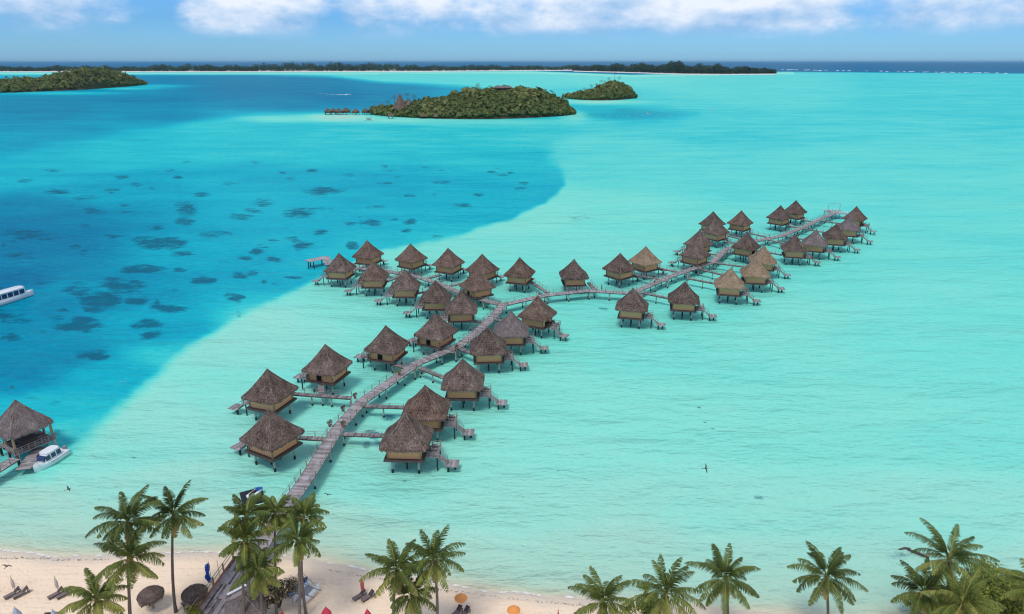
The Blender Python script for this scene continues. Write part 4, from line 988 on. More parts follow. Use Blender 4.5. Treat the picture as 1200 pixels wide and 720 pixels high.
leafy_tree('lime_bush', 'yellow green bush on the sand below the right thatched parasol', 'bush', attop(223, 717, 1.6), 1.8, 1.3, 900, .28, 'leaf_lime', 46, False)
leafy_tree('lime_bush', 'yellow green bush growing in front of the thatched shelter', 'bush', attop(292, 717, 2.6), 2.8, 1.2, 900, .28, 'leaf_lime', 47, False)
# flowering pots along the boardwalk
def pot(px, py, mat, label, seed, s=1.0):
    p = G(px, py, 2.6); q = random.Random(seed); root = thing('potted_plant', label, 'potted plant', (p.x, p.y, ZB + .005), 0, 'planters along the boardwalk')
    m = MB(); m.tube((0, 0, 0), (0, 0, .42), .2, .28, 10); m.build('pot', M['terracotta'], root)
    m = MB(); leaf_cloud(m, [(0, 0, .75 * s, .42 * s), (.15, .1, .95 * s, .3 * s), (-.2, .05, .6 * s, .3 * s)], 240, .2, q); m.build('foliage', M[mat], root)
pot(386.5, 498.5, 'flower', 'brownish red potted shrub at the left rail of the boardwalk, opposite its twin', 51, 1.15)
pot(402, 499, 'leaf_bronze', 'brown potted shrub at the right rail of the boardwalk, opposite its redder twin', 52, 1.15)
pot(402, 480.5, 'flower', 'red flowered pot on the left rail of the boardwalk below the bend', 53)
pot(416, 465.5, 'flower', 'red flowered pot at the outer corner of the boardwalk bend', 54)
pot(468, 438.5, 'leaf', 'green potted shrub on the boardwalk beside the fourth left footbridge', 55)
pot(535, 408.5, 'flower', 'red flowered pot on the boardwalk beside the fifth left footbridge', 56)

# ------------------------------------------------------------------ beach furniture
def lounger_pair(px, py, label, rz, seed=0):
    pass
def make_lounger():
    root = thing('sun_lounger', 'x', 'sun lounger', group='dark sun loungers on the sand')
    f = MB()
    for y in (-.3, .3): f.box(-1.0, 1.0, y - .04, y + .04, .28, .36)
    f.box(-1.0, -.92, -.3, .3, .28, .36); f.box(.92, 1.0, -.3, .3, .28, .36); f.build('frame', M['lounger'], root)
    for (x, y) in ((-.9, -.28), (-.9, .28), (.85, -.28), (.85, .28)):
        l = MB(); l.box(x - .04, x + .04, y - .04, y + .04, -.05, .28); l.build('leg', M['lounger'], root)
    s = MB(); s.box(-1.0, .3, -.31, .31, .363, .42); s.build('seat', M['cushion'], root)
    b_ = MB(); A = Matrix.Translation((.3, 0, .4)) @ Matrix.Rotation(R(-38), 4, 'Y'); b_.box(0, .8, -.31, .31, 0, .06, .5, A); b_.build('backrest', M['lounger'], root)
    return root
lp = make_lounger(); lfirst = True
LP = [(14, 694.5, 52, 'left sun lounger of the pair below the left closed beige umbrella'), (24, 694, 52, 'right sun lounger of the pair below the left closed beige umbrella'),
      (65, 694.5, 52, 'left sun lounger of the pair below the right closed beige umbrella'), (75, 694.5, 52, 'right sun lounger of the pair below the right closed beige umbrella'),
      (172, 704, 52, 'left sun lounger half under the left thatched parasol'), (181, 702, 52, 'right sun lounger half under the left thatched parasol'),
      (221, 703, 52, 'left sun lounger half under the right thatched parasol'), (232, 702, 52, 'right sun lounger half under the right thatched parasol'),
      (421, 695.5, 45, 'left sun lounger below the closed red umbrella'), (431, 696.5, 45, 'right sun lounger below the closed red umbrella'),
      (535, 715, 55, 'left sun lounger below the orange umbrella beside the palm pair'), (544, 716, 55, 'right sun lounger below the orange umbrella beside the palm pair'),
      (118, 694.5, 52, 'sun lounger showing through the fronds of the short yellowing palm')]
for (px, py, rz, lab) in LP:
    o = lp if lfirst else copy_tree(lp); lfirst = False
    o.location = onsand(px, py, .9); o.rotation_euler = (0, 0, R(rz)); o.scale = (.85, .85, .85); o['label'] = lab
for (px, py, lab, s) in ((175.5, 693, 'left of the two round thatched parasols on the sand', 5), (227, 691, 'right of the two round thatched parasols, nearer the blue banner', 6)):
    p = G(px, py, 3.0)
    o = shelter('thatched_parasol', lab, 'parasol', (p.x, p.y, sand_z(p.x, p.y) - .1), 0, 1.0, [(.08, 2.95), (.3, 2.86), (.7, 2.66), (1.05, 2.42), (1.3, 2.2), (1.42, 2.05)], ((0, 0),), 'thatch', 'thatched parasols on the sand', 420, 2.0, s)
def closed_umbrella(px, py, mat, label, h=2.3, w=.16, foot=True):
    g_ = onsand(px, py, .9); root = thing('closed_umbrella', label, 'umbrella', g_, 0, 'furled beach umbrellas')
    m = MB(); m.tube((0, 0, -.1), (0, 0, h + .12), .03, n=6); m.build('pole', M['tanwood'], root)
    m = MB(); n = 10; rings = []
    for (z, r_) in ((h, .03), (h - .35, w * .42), (h * .7, w * .9), (h * .5, w), (h * .38, w * .8), (h * .3, w * 1.05)):
        rings.append([Vector((math.cos(6.283 * i / n) * r_ * (1 + .22 * (i % 2)), math.sin(6.283 * i / n) * r_ * (1 + .22 * (i % 2)), z)) for i in range(n)])
    m.rings(rings); m.build('canopy', M[mat], root)
closed_umbrella(16.5, 690, 'palecanvas', 'left furled beige umbrella standing behind a lounger pair')
closed_umbrella(67.5, 690, 'palecanvas', 'right furled beige umbrella standing behind a lounger pair')
closed_umbrella(425, 691, 'coral', 'furled faded red umbrella behind the loungers near the waterline', 2.4, .2)
closed_umbrella(24, 735, 'greycanvas', 'left of the two furled blue grey umbrellas at the bottom edge', 3.0, .42)
closed_umbrella(68, 738, 'greycanvas', 'right of the two furled blue grey umbrellas at the bottom edge, beside the short palm', 3.0, .42)
closed_umbrella(384, 733, 'red', 'large furled crimson umbrella at the bottom edge near the boardwalk palm', 2.9, .5)
closed_umbrella(432, 735, 'red', 'furled crimson umbrella at the bottom edge below the lounger pair', 2.9, .4)
closed_umbrella(333, 737, 'red', 'furled crimson umbrella with a pale tip at the bottom edge right of the shelter', 2.7, .32)
closed_umbrella(654, 726, 'coral', 'thin furled red umbrella alone on the sand right of the orange ones', 2.0, .12)
def open_umbrella(px, py, label):
    p = G(px, py, 2.6); z = sand_z(p.x, p.y); root = thing('open_umbrella', label, 'umbrella', (p.x, p.y, z), 0, 'open orange beach umbrellas')
    m = MB(); m.tube((0, 0, -.1), (0, 0, 2.15), .03, n=6); m.build('pole', M['tanwood'], root)
    m = MB(); n = 16; rings = []
    for (r_, zz) in ((.03, 2.2), (.28, 2.13), (.55, 1.98), (.76, 1.78), (.74, 1.74), (.52, 1.92), (.03, 2.13)):
        rings.append([Vector((math.cos(6.283 * i / n) * r_, math.sin(6.283 * i / n) * r_, zz - (.05 if (i % 2 and r_ > .5) else 0))) for i in range(n)])
    m.rings(rings); m.build('canopy', M['orange'], root)
open_umbrella(540, 696, 'open orange umbrella over the loungers, beside the palm pair')
open_umbrella(602, 710.5, 'open orange umbrella with a dark clothed person beneath it')
# blue banner on a pole beside the deck
g_ = onsand(250.5, 694, .9); bn = thing('banner_flag', 'drooping blue banner flag on a thin pole beside the beach deck', 'flag', g_)
m = MB(); m.tube((0, 0, -.2), (0, 0, 5.0), .03, n=6); m.build('pole', M['metal'], bn)
m = MB()
zs = np.linspace(4.6, 1.9, 12)
F_ = [[Vector((-.06 - u * w + .1 * math.sin(k * .9 + u * 3), .16 * math.sin(u * 7 + k * .5), z)) for u in np.linspace(0, 1, 7)] for k, (z, w) in enumerate(zip(zs, (.1, .3, .42, .5, .55, .55, .5, .6, .5, .42, .3, .12)))]
for k in range(11):
    for j in range(6): m.face([F_[k][j], F_[k][j + 1], F_[k + 1][j + 1], F_[k + 1][j]])
fb = m.build('banner', M['blue'], bn); sm = fb.modifiers.new('thick', 'SOLIDIFY'); sm.thickness = .02
g_ = onsand(260, 690, .9); m = MB(); m.tube((0, 0, -.2), (0, 0, 4.6), .035, .025, 6); o = m.build('flagpole', M['tanwood']); o.location = g_; tag(o, 'thin bare pole between the blue banner and the beach deck', 'pole')
# beached catamaran and kayaks
a, b = G(352, 706, 1.1), G(374, 684.5, 1.1); mid = (a + b) / 2; L = (b - a).xy.length; ang = math.atan2(b.y - a.y, b.x - a.x)
ct = thing('beach_catamaran', 'white beach catamaran with two slim hulls pulled up on the sand right of the boardwalk', 'catamaran', (mid.x, mid.y, sand_z(mid.x, mid.y) + .1), ang)
for s in (-1, 1):
    m = MB(); rg = hull_rings(L, .62, .5, 14, 2.0, .6)
    m.rings([[p + Vector((0, s * .62 + (.5), .3)) for p in r_] for r_ in rg]); m.build('hull', M['white'], ct, True)
m = MB()
for x in (-L * .18, L * .2): m.tube((x, -1.2, .85), (x, 1.9, .85), .05, n=6)
m.box(-L * .18, L * .2, -.05, 1.0, .84, .86); m.build('trampoline_frame', M['grey'], ct)
m = MB(); m.tube((L * .18, .5, .85), (L * .1, 1.6, 3.2), .045, n=6); m.tube((-L * .2, 1.8, .85), (L * .1, 1.6, 3.2), .03, n=6); m.tube((L * .1, 1.6, 3.2), (L * .3, -.2, .85), .03, n=6); m.build('spar', M['tanwood'], ct)
def kayak(pa, pb, label):
    a, b = G(*pa, 1.1), G(*pb, 1.1); mid = (a + b) / 2; L = (b - a).xy.length
    k = thing('kayak', label, 'kayak', (mid.x, mid.y, sand_z(mid.x, mid.y) + .28), math.atan2(b.y - a.y, b.x - a.x), 'blue kayaks by the catamaran')
    rings = []
    for i in range(13):
        u = i / 12 * 2 - 1; w = .40 * (1 - abs(u) ** 2.2) + .01; sh = .12 * abs(u) ** 2
        rings.append([Vector((u * L / 2, y * w, z * (1 - .5 * abs(u) ** 3) + sh)) for (y, z) in ((0, -.25), (.7, -.16), (1, .05), (.75, .2), (0, .24), (-.75, .2), (-1, .05), (-.7, -.16))])
    m = MB(); m.rings(rings); m.build('hull', M['bluehull'], k, True)
    m = MB(); m.box(-.5, .45, -.26, .26, .2, .262); m.build('cockpit', M['black'], k)
    m = MB(); 
    for s in (-1, 1): m.path([Vector((u * L / 2, s * (.40 * (1 - abs(u) ** 2.2) + .02), .06 + .12 * abs(u) ** 2)) for u in np.linspace(-.95, .95, 9)], [.04] * 9, 6)
    m.build('gunwale', M['white'], k)
kayak((336, 696), (349, 682), 'blue kayak with white edges lying left of the catamaran')
kayak((350, 683), (360, 673), 'second blue kayak lying half hidden behind the catamaran frame')
g_ = G(277.5, 691, 2.1); m = MB(); m.box(-1.1, 1.1, -.16, .16, 0, .12); m.box(-1.05, 1.05, -.12, .12, .12, .15); o = m.build('white_board', M['white']); o.location = (g_.x, g_.y, 2.0); o.rotation_euler = (0, R(-6), R(38)); tag(o, 'short white board resting slantwise at the edge of the dark beach deck', 'board')
# jet ski on its floating dock
g_ = G(296, 581, .3); jd = thing('floating_dock', 'black modular floating dock carrying the jet ski off the beach', 'floating dock', (g_.x, g_.y, 0), R(28))
m = MB()
for i in range(5):
    for j in range(6): m.box(-1.6 + i * .62, -1.6 + i * .62 + .6, -2.0 + j * .62, -2.0 + j * .62 + .6, -.2, .3, random.random())
m.build('float_blocks', M['black'], jd)
js = thing('jet_ski', 'white and blue jet ski parked on the black floating dock', 'jet ski', (g_.x + .45, g_.y + .1, .32), R(62)); js.scale = (.85, .85, .85)
m = MB(); m.rings([[Vector((p.x, p.y, p.z * .8 + .3)) for p in r_] for r_ in hull_rings(3.2, 1.25, .5, 12, 2.2, .8)]); m.build('hull', M['white'], js, True)
m = MB(); m.rings([[Vector((x, y * w, z)) for (y, z) in ((-1, .65), (-.7, h), (.7, h), (1, .65))] for (x, w, h) in ((-1.3, .25, .85), (-.6, .28, 1.0), (.1, .25, .95), (.3, .3, .8))]); m.build('seat', M['black'], js)
m = MB(); m.rings([[Vector((x, y * w, z)) for (y, z) in ((-1, .66), (-.6, h), (.6, h), (1, .66))] for (x, w, h) in ((.3, .45, .95), (.7, .5, 1.15), (1.2, .38, .9), (1.55, .1, .75))]); m.build('cowling', M['bluehull'], js)
m = MB(); m.tube((.35, -.4, 1.25), (.35, .4, 1.25), .04, n=6); m.tube((.55, 0, 1.0), (.35, 0, 1.25), .05, n=6); m.build('handlebar', M['black'], js)
# grey post stump / driftwood in the shallows at right
a = G(1063, 643, .15); m = MB(); m.path([Vector((0, 0, 0)), Vector((.9, -.9, .15)), Vector((1.7, -1.9, .35))], [.16, .2, .16], 8); m.path([Vector((-1.1, -.05, .02)), Vector((-.2, .15, .08)), Vector((.5, .12, .05))], [.1, .16, .1], 8)
o = m.build('driftwood', M['darkwood'], None, True); o.location = (a.x, a.y, 0); tag(o, 'dark forked driftwood log lying in the shallows left of the tallest corner palm', 'driftwood')
# low thatched counter roof cut by the bottom edge at left
p = G(62, 722, 1.2); o = thing('beach_table', 'dark wooden bench just above the bottom edge between the two blue grey umbrellas', 'bench', (p.x, p.y, sand_z(p.x, p.y)), R(5))
m = MB(); m.box(-1.0, 1.0, -.28, .28, .42, .5); m.build('seat', M['cushion'], o)
m = MB(); m.box(-1.0, 1.0, .24, .3, .5, .85); m.build('backrest', M['lounger'], o)
for x in (-.85, .85):
    for y in (-.2, .2):
        m = MB(); m.box(x - .05, x + .05, y - .05, y + .05, -.1, .42); m.build('leg', M['lounger'], o)

# ------------------------------------------------------------------ people (a few pixels high)
def person(loc, rz, label, top, bottom, group=None):
    root = thing('person', label, 'person', loc, rz, group)
    V = [(0, 0, .95), (0, 0, 1.15), (0, .01, 1.38), (0, .01, 1.5), (0, .02, 1.6), (0, .03, 1.72),
         (.11, 0, .9), (.12, .04, .5), (.12, -.02, .08), (.12, .12, .03), (-.11, 0, .9), (-.12, .02, .5), (-.12, -.06, .08), (-.12, .08, .03),
         (.2, 0, 1.4), (.26, -.02, 1.13), (.24, .12, .9), (.24, .17, .82), (-.2, 0, 1.4), (-.26, -.02, 1.13), (-.24, .1, .9), (-.24, .15, .82)]
    E = [(0, 1), (1, 2), (2, 3), (3, 4), (4, 5), (0, 6), (6, 7), (7, 8), (8, 9), (0, 10), (10, 11), (11, 12), (12, 13), (2, 14), (14, 15), (15, 16), (16, 17), (2, 18), (18, 19), (19, 20), (20, 21)]
    rad = [.15, .14, .16, .06, .085, .08, .1, .065, .045, .04, .1, .065, .045, .04, .065, .045, .035, .03, .065, .045, .035, .03]
    me = bpy.data.meshes.new('person_body'); me.from_pydata(V, E, []); me.update()
    ob = bpy.data.objects.new('body', me); COL.objects.link(ob); ob.parent = root
    sk = ob.modifiers.new('skin', 'SKIN'); me.skin_vertices[0].data[0].use_root = True
    for v, r_ in zip(me.skin_vertices[0].data, rad): v.radius = (r_, r_)
    ob.modifiers.new('sub', 'SUBSURF').levels = 1; me.materials.append(M['skin'])
    n = 12
    def cloth(nm, mat, prof): 
        m = MB(); m.rings([[Vector((math.cos(6.283 * i / n) * a, math.sin(6.283 * i / n) * b_, z)) for i in range(n)] for (z, a, b_) in prof]); m.build(nm, M[mat], root, True)
    cloth('shirt', top, ((.95, .19, .15), (1.15, .18, .14), (1.38, .22, .15), (1.47, .14, .11), (1.5, .08, .08)))
    cloth('shorts', bottom, ((.55, .23, .13), (.75, .22, .14), (.97, .18, .145)))
    cloth('hair', 'hair', ((1.64, .095, .10), (1.74, .095, .10), (1.80, .05, .06)))
    return root
p = G(600, 719, 1.0); person((p.x, p.y - .4, sand_z(p.x, p.y)), R(160), 'person in dark clothes standing under the open orange umbrella', 'darkcloth', 'darkcloth')
p = G(705, 341, 2.3); person((p.x, p.y, ZB + .01), R(80), 'person in dark clothes walking on the right arm boardwalk', 'darkcloth', 'darkcloth')
p = G(767, 333, 2.3); person((p.x, p.y, ZB + .01), R(120), 'person in a white shirt walking on the right arm boardwalk', 'shirt', 'darkcloth')

# ------------------------------------------------------------------ seabirds over the lagoon
def bird(px, py, h, rz, roll, label, s=1.0):
    p = G(px, py, h); root = thing('seabird', label, 'bird', p, R(rz), 'dark seabirds over the lagoon'); root.rotation_euler = (R(roll), 0, R(rz)); root.scale = (s * .75,) * 3
    m = MB(); n = 8; m.rings([[Vector((x, math.cos(6.283 * i / n) * r_, math.sin(6.283 * i / n) * r_ * .9 + z)) for i in range(n)] for (x, r_, z) in ((-.34, .01, .02), (-.15, .06, 0), (.05, .085, 0), (.2, .055, .03), (.28, .05, .05), (.33, .02, .04), (.4, .006, .03))]); m.build('body', M['feather'], root, True)
    for sd in (-1, 1):
        m = MB(); P_ = [(.1, .05, .04), (.16, .35, .16), (.06, .75, .1)]; Q_ = [(-.1, .05, .04), (-.03, .35, .15), (.0, .72, .09)]
        for k in range(2): m.face([(P_[k][0], sd * P_[k][1], P_[k][2]), (P_[k + 1][0], sd * P_[k + 1][1], P_[k + 1][2]), (Q_[k + 1][0], sd * Q_[k + 1][1], Q_[k + 1][2]), (Q_[k][0], sd * Q_[k][1], Q_[k][2])])
        o = m.build('wing', M['feather'], root); o.modifiers.new('t', 'SOLIDIFY').thickness = .02
    m = MB(); m.add([(-.3, 0, .03), (-.55, .09, .02), (-.55, -.09, .02), (-.3, 0, .0)], [(0, 1, 2), (3, 2, 1)]); m.build('tail', M['feather'], root)
for (px, py, h, rz, ro, lab, s) in [(827, 549, 6, 5, 55, 'dark seabird banking with wings upright over the pale middle water', 1.2), (819, 478, 6, 120, 15, 'dark seabird gliding highest of the three in a row above the banking bird', 1.1),
        (826, 495.5, 6, 115, 12, 'dark seabird in the middle of the three in a row above the banking bird', .8), (835, 503, 6, 100, 5, 'dark seabird lowest of the three in a row above the banking bird', .7),
        (384, 580, 6, 110, 25, 'dark seabird flying just right of the boardwalk below the bungalows', 1.0), (474, 564.5, 5, 120, 15, 'dark seabird gliding below the vented bungalow', .7),
        (80, 573.5, 6, 45, 10, 'dark seabird gliding over the shallows below the white launch', 1.2), (157, 537, 5, 130, 12, 'dark seabird over the pale shallows right of the white launch', .8),
        (8, 664, 4, 90, 10, 'dark seabird gliding low over the sand at the left edge', 1.1), (14, 454, 6, 60, 30, 'dark seabird over the blue water above the pavilion roof', .9)]:
    bird(px, py, h, rz, ro, lab, s)

# ------------------------------------------------------------------ islands
def island(name, prof, base, depth, label, seed, dens, tree, mat='forest', nleaf=26, group=None, base2=None, bare=()):
    """prof: (px, top height m) along the island seen from the beach; base: image row of its near shore"""
    q = random.Random(seed)
    xs = [p[0] for p in prof]; hs = [p[1] * .78 for p in prof]
    n = 60; me = MB(); rows = 13; grid = []
    def by(px): return np.interp(px, xs, base2) if base2 else base
    def hgt(px, v):          # v 0 near shore .. 1 far shore
        return float(np.interp(px, xs, hs)) * math.sin(PI * min(1, v * 1.0)) ** .62
    def pos(px, v):
        w = math.sin(PI * min(1, max(0, (px - xs[0]) / (xs[-1] - xs[0])))) ** .55
        a = G(px, by(px) - (1 - w) * 1.2); k = 1 + depth * (v * w + (1 - w) * .5) / a.y
        return Vector((a.x * k, a.y * k, 0))
    for i in range(n + 1):
        px = xs[0] + (xs[-1] - xs[0]) * i / n
        for j in range(rows):
            v = j / (rows - 1); p = pos(px, v); p.z = hgt(px, v) * .93 - .3 + (q.uniform(-.6, .6) if 0 < j < rows - 1 else 0); grid.append(p)
    fs = [(i * rows + j, (i + 1) * rows + j, (i + 1) * rows + j + 1, i * rows + j + 1) for i in range(n) for j in range(rows - 1)]
    me.add(grid, fs); structure(me.build(name, M['hill'], None, True))
    t = MB()
    for k in range(dens):
        px = q.uniform(xs[0], xs[-1]); v = q.uniform(0.02, .62) ** 1.1; p = pos(px, v); h = hgt(px, v)
        if any(b_[0] < px < b_[1] and h > b_[2] for b_ in bare) and q.random() < .8: continue
        r_ = tree * q.choice((.5, .7, .9, 1.1, 1.1, 1.9 if q.random() < .3 else 1.2)); p.z = h * .93 + r_ * .25; base_t = q.uniform(-.28, .28)
        for m_ in range(nleaf):
            d = Vector((q.gauss(0, 1), q.gauss(0, 1), q.gauss(0, 1))).normalized(); d.z = abs(d.z) * 1.0 if d.z > -.4 else d.z * .5
            c = p + d * r_ * q.random() ** .4; nrm = (d + Vector((q.uniform(-.6, .6), q.uniform(-.6, .6), q.uniform(0, .6)))).normalized()
            x = nrm.orthogonal().normalized(); x = Matrix.Rotation(q.uniform(0, 6.28), 3, nrm) @ x; y = nrm.cross(x); s = r_ * q.uniform(.3, .6)
            t.face([c - x * s, c - y * s * .7, c + x * s, c + y * s * .7], min(1, max(0, .45 + base_t + q.uniform(-.14, .14))))
    stuff(t.build('island_forest', M[mat]), label)
    return pos, hgt
posA, hA = island('islet_hill', [(437, 3), (455, 6), (475, 12), (500, 19), (520, 24), (545, 32), (570, 35), (600, 36), (620, 35), (640, 30), (655, 20), (665, 10), (672, 1)], 140, 130,
       'dense olive green trees covering the central islet', 61, 3000, 3.1, nleaf=30, bare=((575, 610, 28), (505, 545, 16)))
posB, hB = island('islet_hill', [(662, 1), (675, 7), (690, 14), (705, 24), (718, 32), (728, 30), (738, 18), (744, 1)], 118, 110, 'dense dark green trees covering the small pointed islet right of the central one', 62, 1200, 3.2, nleaf=28)
posC, hC = island('headland', [(-260, 24), (-120, 27), (-40, 23), (20, 26), (50, 28), (75, 40), (100, 51), (125, 50), (145, 38), (160, 18), (171, 1)], 104, 220, 'dense dark green trees covering the headland at the left edge', 63, 3000, 4.2, nleaf=24,
       base2=[112, 110, 109.5, 109, 108, 107.3, 106.5, 105, 104, 103, 102])
# far motu: low sand strip with a belt of trees
def motu(name, x0, x1, ya, yb, h0, label, seed, n, prof):
    q = random.Random(seed); m = MB(); k = 80; P0 = []; P1 = []
    for i in range(k + 1):
        px = x0 + (x1 - x0) * i / k; y = np.interp(px, *ya); P0.append(G(px, y)); e = G(px, y - 3.2 * min(1, (x1 - px) / 40 + .1, (px - x0) / 20 + .1)); P1.append(e)
        P0[-1].z = -.2
    for i in range(k):
        a, b, c, d = P0[i].copy(), P0[i + 1].copy(), P1[i + 1].copy(), P1[i].copy()
        a1, b1 = a.lerp(d, .06), b.lerp(c, .06); a1.z = b1.z = 3; c.z = d.z = 3
        m.face([a, b, b1, a1]); m.face([a1, b1, c, d])
    structure(m.build(name, M['beachfar']))
    t = MB()
    for j in range(n):
        px = q.uniform(x0, x1); y = np.interp(px, *ya); a = G(px, y - .30 - q.random() ** 1.3 * 1.6); H_ = np.interp(px, *prof) * (.78 + .13 * math.sin(px * .21 + 1.3 * math.sin(px * .053)) + .10 * math.sin(px * .083 + 2.1 * math.sin(px * .031)) + .06 * math.sin(px * .57)) * q.uniform(.7, 1.15)
        bt_ = q.uniform(-.25, .25); w_ = q.uniform(5, 11)
        for z in range(16):
            d = Vector((q.gauss(0, 1), q.gauss(0, 1), q.gauss(0, 1))).normalized()
            c = a + Vector((d.x * w_, d.y * w_, 2 + H_ * (.5 + .5 * d.z)))
            nrm = (d + Vector((q.uniform(-.6, .6), q.uniform(-.6, .6), q.uniform(0, .5)))).normalized(); x = nrm.orthogonal().normalized(); x = Matrix.Rotation(q.uniform(0, 6.28), 3, nrm) @ x; yv = nrm.cross(x); s = q.uniform(2.2, 4.5)
            t.face([c - x * s, c - yv * s * .7, c + x * s, c + yv * s * .7], min(1, max(0, .45 + bt_ + q.uniform(-.2, .2))))
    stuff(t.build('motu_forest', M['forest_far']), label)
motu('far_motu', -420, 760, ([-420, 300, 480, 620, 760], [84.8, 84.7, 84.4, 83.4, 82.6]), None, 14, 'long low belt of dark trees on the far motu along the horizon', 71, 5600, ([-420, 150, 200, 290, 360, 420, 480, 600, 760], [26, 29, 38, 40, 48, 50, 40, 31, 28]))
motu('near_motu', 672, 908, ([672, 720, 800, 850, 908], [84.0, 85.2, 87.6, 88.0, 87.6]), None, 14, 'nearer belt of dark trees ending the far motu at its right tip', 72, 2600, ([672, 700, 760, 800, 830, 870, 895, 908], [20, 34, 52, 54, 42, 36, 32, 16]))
# huts on and beside the central islet
def hut(px, py, label, s=1.0, name='overwater_hut', z0=2.0, rz=30, group='thatched huts by the central islet', h=None):
    p = G(px, py); root = thing(name, label, 'hut', (p.x, p.y, 0 if h is None else h), R(rz), group); root.scale = (s, s, s)
    roof_mb(1.0, [(.1, 7.6), (1.2, 6.6), (2.8, 5.3), (4.0, 4.4), (4.6, 4.0)], 5, 3, 120).build('roof', M['thatch'], root)
    m = MB(); m.box(-3.3, 3.3, -3.3, 3.3, 2.2, 5.0); m.build('wall', M['weave'] if h is not None else M['tanwood'], root)
    m = MB(); m.box(-4.2, 4.2, -4.2, 4.2, 1.9, 2.197); m.build('floor_platform', M['darkwood'], root)
    for x in (-3, 3):
        for y in (-3, 3):
            m = MB(); m.tube((x, y, -.6), (x, y, 1.9), .25, n=6); m.build('stilt', M['foot'], root)
for i, (px, py, s, lab) in enumerate([(384.5, 134.5, 1.0, 'leftmost distant overwater hut beside the sand bank of the central islet'), (391, 134, .95, 'second distant overwater hut from the left beside the sand bank'), (397.5, 134.6, 1.0, 'third distant overwater hut from the left beside the sand bank'),
        (406, 134.2, 1.05, 'fourth distant overwater hut from the left beside the sand bank'), (417, 134.4, .9, 'fifth distant overwater hut from the left, beside a gap'), (428.5, 134.2, .95, 'sixth distant overwater hut, dark, just left of the islet trees'), (437, 134.4, .8, 'distant overwater hut touching the left end of the islet trees')]):
    hut(px, py, lab, s, rz=20 + i * 11)
p = posA(470, .22); big = thing('thatched_hall', 'tall pointed reddish thatched roof rising above the trees at the left of the central islet', 'hall', (p.x, p.y, 2), R(40))
roof_mb(1.0, [(.1, 23), (2.0, 18.5), (4.2, 13.5), (6.5, 9.5), (8.2, 7.2), (9, 6.2)], 4, 8, 500).build('roof', M['thatch_red'], big)
m = MB(); m.box(-6, 6, -6, 6, -1, 8); m.build('wall', M['tanwood'], big)
p = posA(480, .3); b2 = thing('thatched_hall', 'smaller thatched roof right beside the tall pointed hall on the central islet', 'hall', (p.x, p.y, 3), R(30))
roof_mb(1.0, [(.1, 15), (1.8, 12.2), (3.6, 9.5), (5, 7.6), (5.8, 6.8)], 4, 8, 300).build('roof', M['thatch_grey'], b2)
m = MB(); m.box(-4, 4, -4, 4, -1, 8); m.build('wall', M['tanwood'], b2)
for k, (px, py, lab) in enumerate(((458, 139, 'grey roofed hut among the shore trees below the pointed hall'), (496, 139, 'grey roofed hut on the shore in the middle left of the central islet'), (512, 139.2, 'grey roofed hut on the shore right of its neighbour on the central islet'), (522, 138.6, 'rightmost grey roofed hut on the shore of the central islet'))):
    hut(px, py, lab, .75, 'shore_hut', rz=15 + k * 20, h=.5)
p = posA(590, .42); hp = thing('hilltop_house', 'low dark house with a pale wall on top of the central islet', 'house', (p.x, p.y, hA(590, .42) * .93 + 2.5), R(10))
m = MB(); m.box(-9, 9, -3, 3, -3, 2.2); m.build('wall', M['void'], hp)
m = MB(); m.box(-10.5, 10.5, -4.2, 4.2, 2.2, 2.9); m.rings([[Vector((x * a, y * a2, z)) for (x, y) in ((-10, -4), (10, -4), (10, 4), (-10, 4))] for (a, a2, z) in ((1, 1, 2.903), (.75, .1, 5.0))]); m.build('roof', M['thatch_grey'], hp)
m = MB()
for x in np.arange(-9, 9.1, 3): m.box(x - .25, x + .25, -3.9, -3.4, -3, 2.2)
m.build('columns', M['darkwood'], hp)
# little palms standing out on the ridge lines
qq = random.Random(5)
def far_palm(p, h, label):
    root = thing('ridge_palm', label, 'palm tree', p, 0, 'palms on the islet ridges'); m = MB(); m.tube((0, 0, -2), (.4, 0, h), .3, .2, 6); m.build('trunk', M['trunk'], root)
    m = MB()
    for k in range(14):
        az = k * 2.4; el = R(70 - 7 * k); frond(m, (.4, 0, h), az, el, 4.2, 1.0, qq, .3, 1.1, 9)
    m.build('crown', M['forest'], root)
RP = [(684, .4, 8, 'lowest, leftmost'), (692, .42, 10, 'second from the left'), (698, .45, 9, 'third from the left'), (703, .42, 12, 'fourth from the left'), (707, .42, 9, 'fifth from the left'), (712, .4, 12, 'sixth from the left'), (719, .42, 17, 'tallest, topmost'), (724, .42, 11, 'rightmost')]
for (px, v, h, w) in RP:
    p = posB(px, v); p.z = hB(px, v) * .93; far_palm(p, h, '%s of the palm silhouettes climbing the ridge of the small pointed islet' % w)
for (px, v, h, lab) in ((447, .15, 9, 'palm at the left end of the central islet'), (455, .2, 12, 'palm just left of the tall pointed hall on the central islet'), (463, .3, 15, 'palm leaning against the tall pointed hall on the central islet'), (478, .3, 15, 'palm right of the tall pointed hall on the central islet'), (486, .4, 10, 'palm between the hall and the wooded hill of the central islet'), (560, .45, 9, 'palm on the hilltop left of the low house')):
    p = posA(px, v); p.z = hA(px, v) * .93; far_palm(p, h, lab)
p = posC(90, .4); p.z = hC(90, .4) * .93; far_palm(p, 13, 'single palm standing out on the ridge of the left headland')
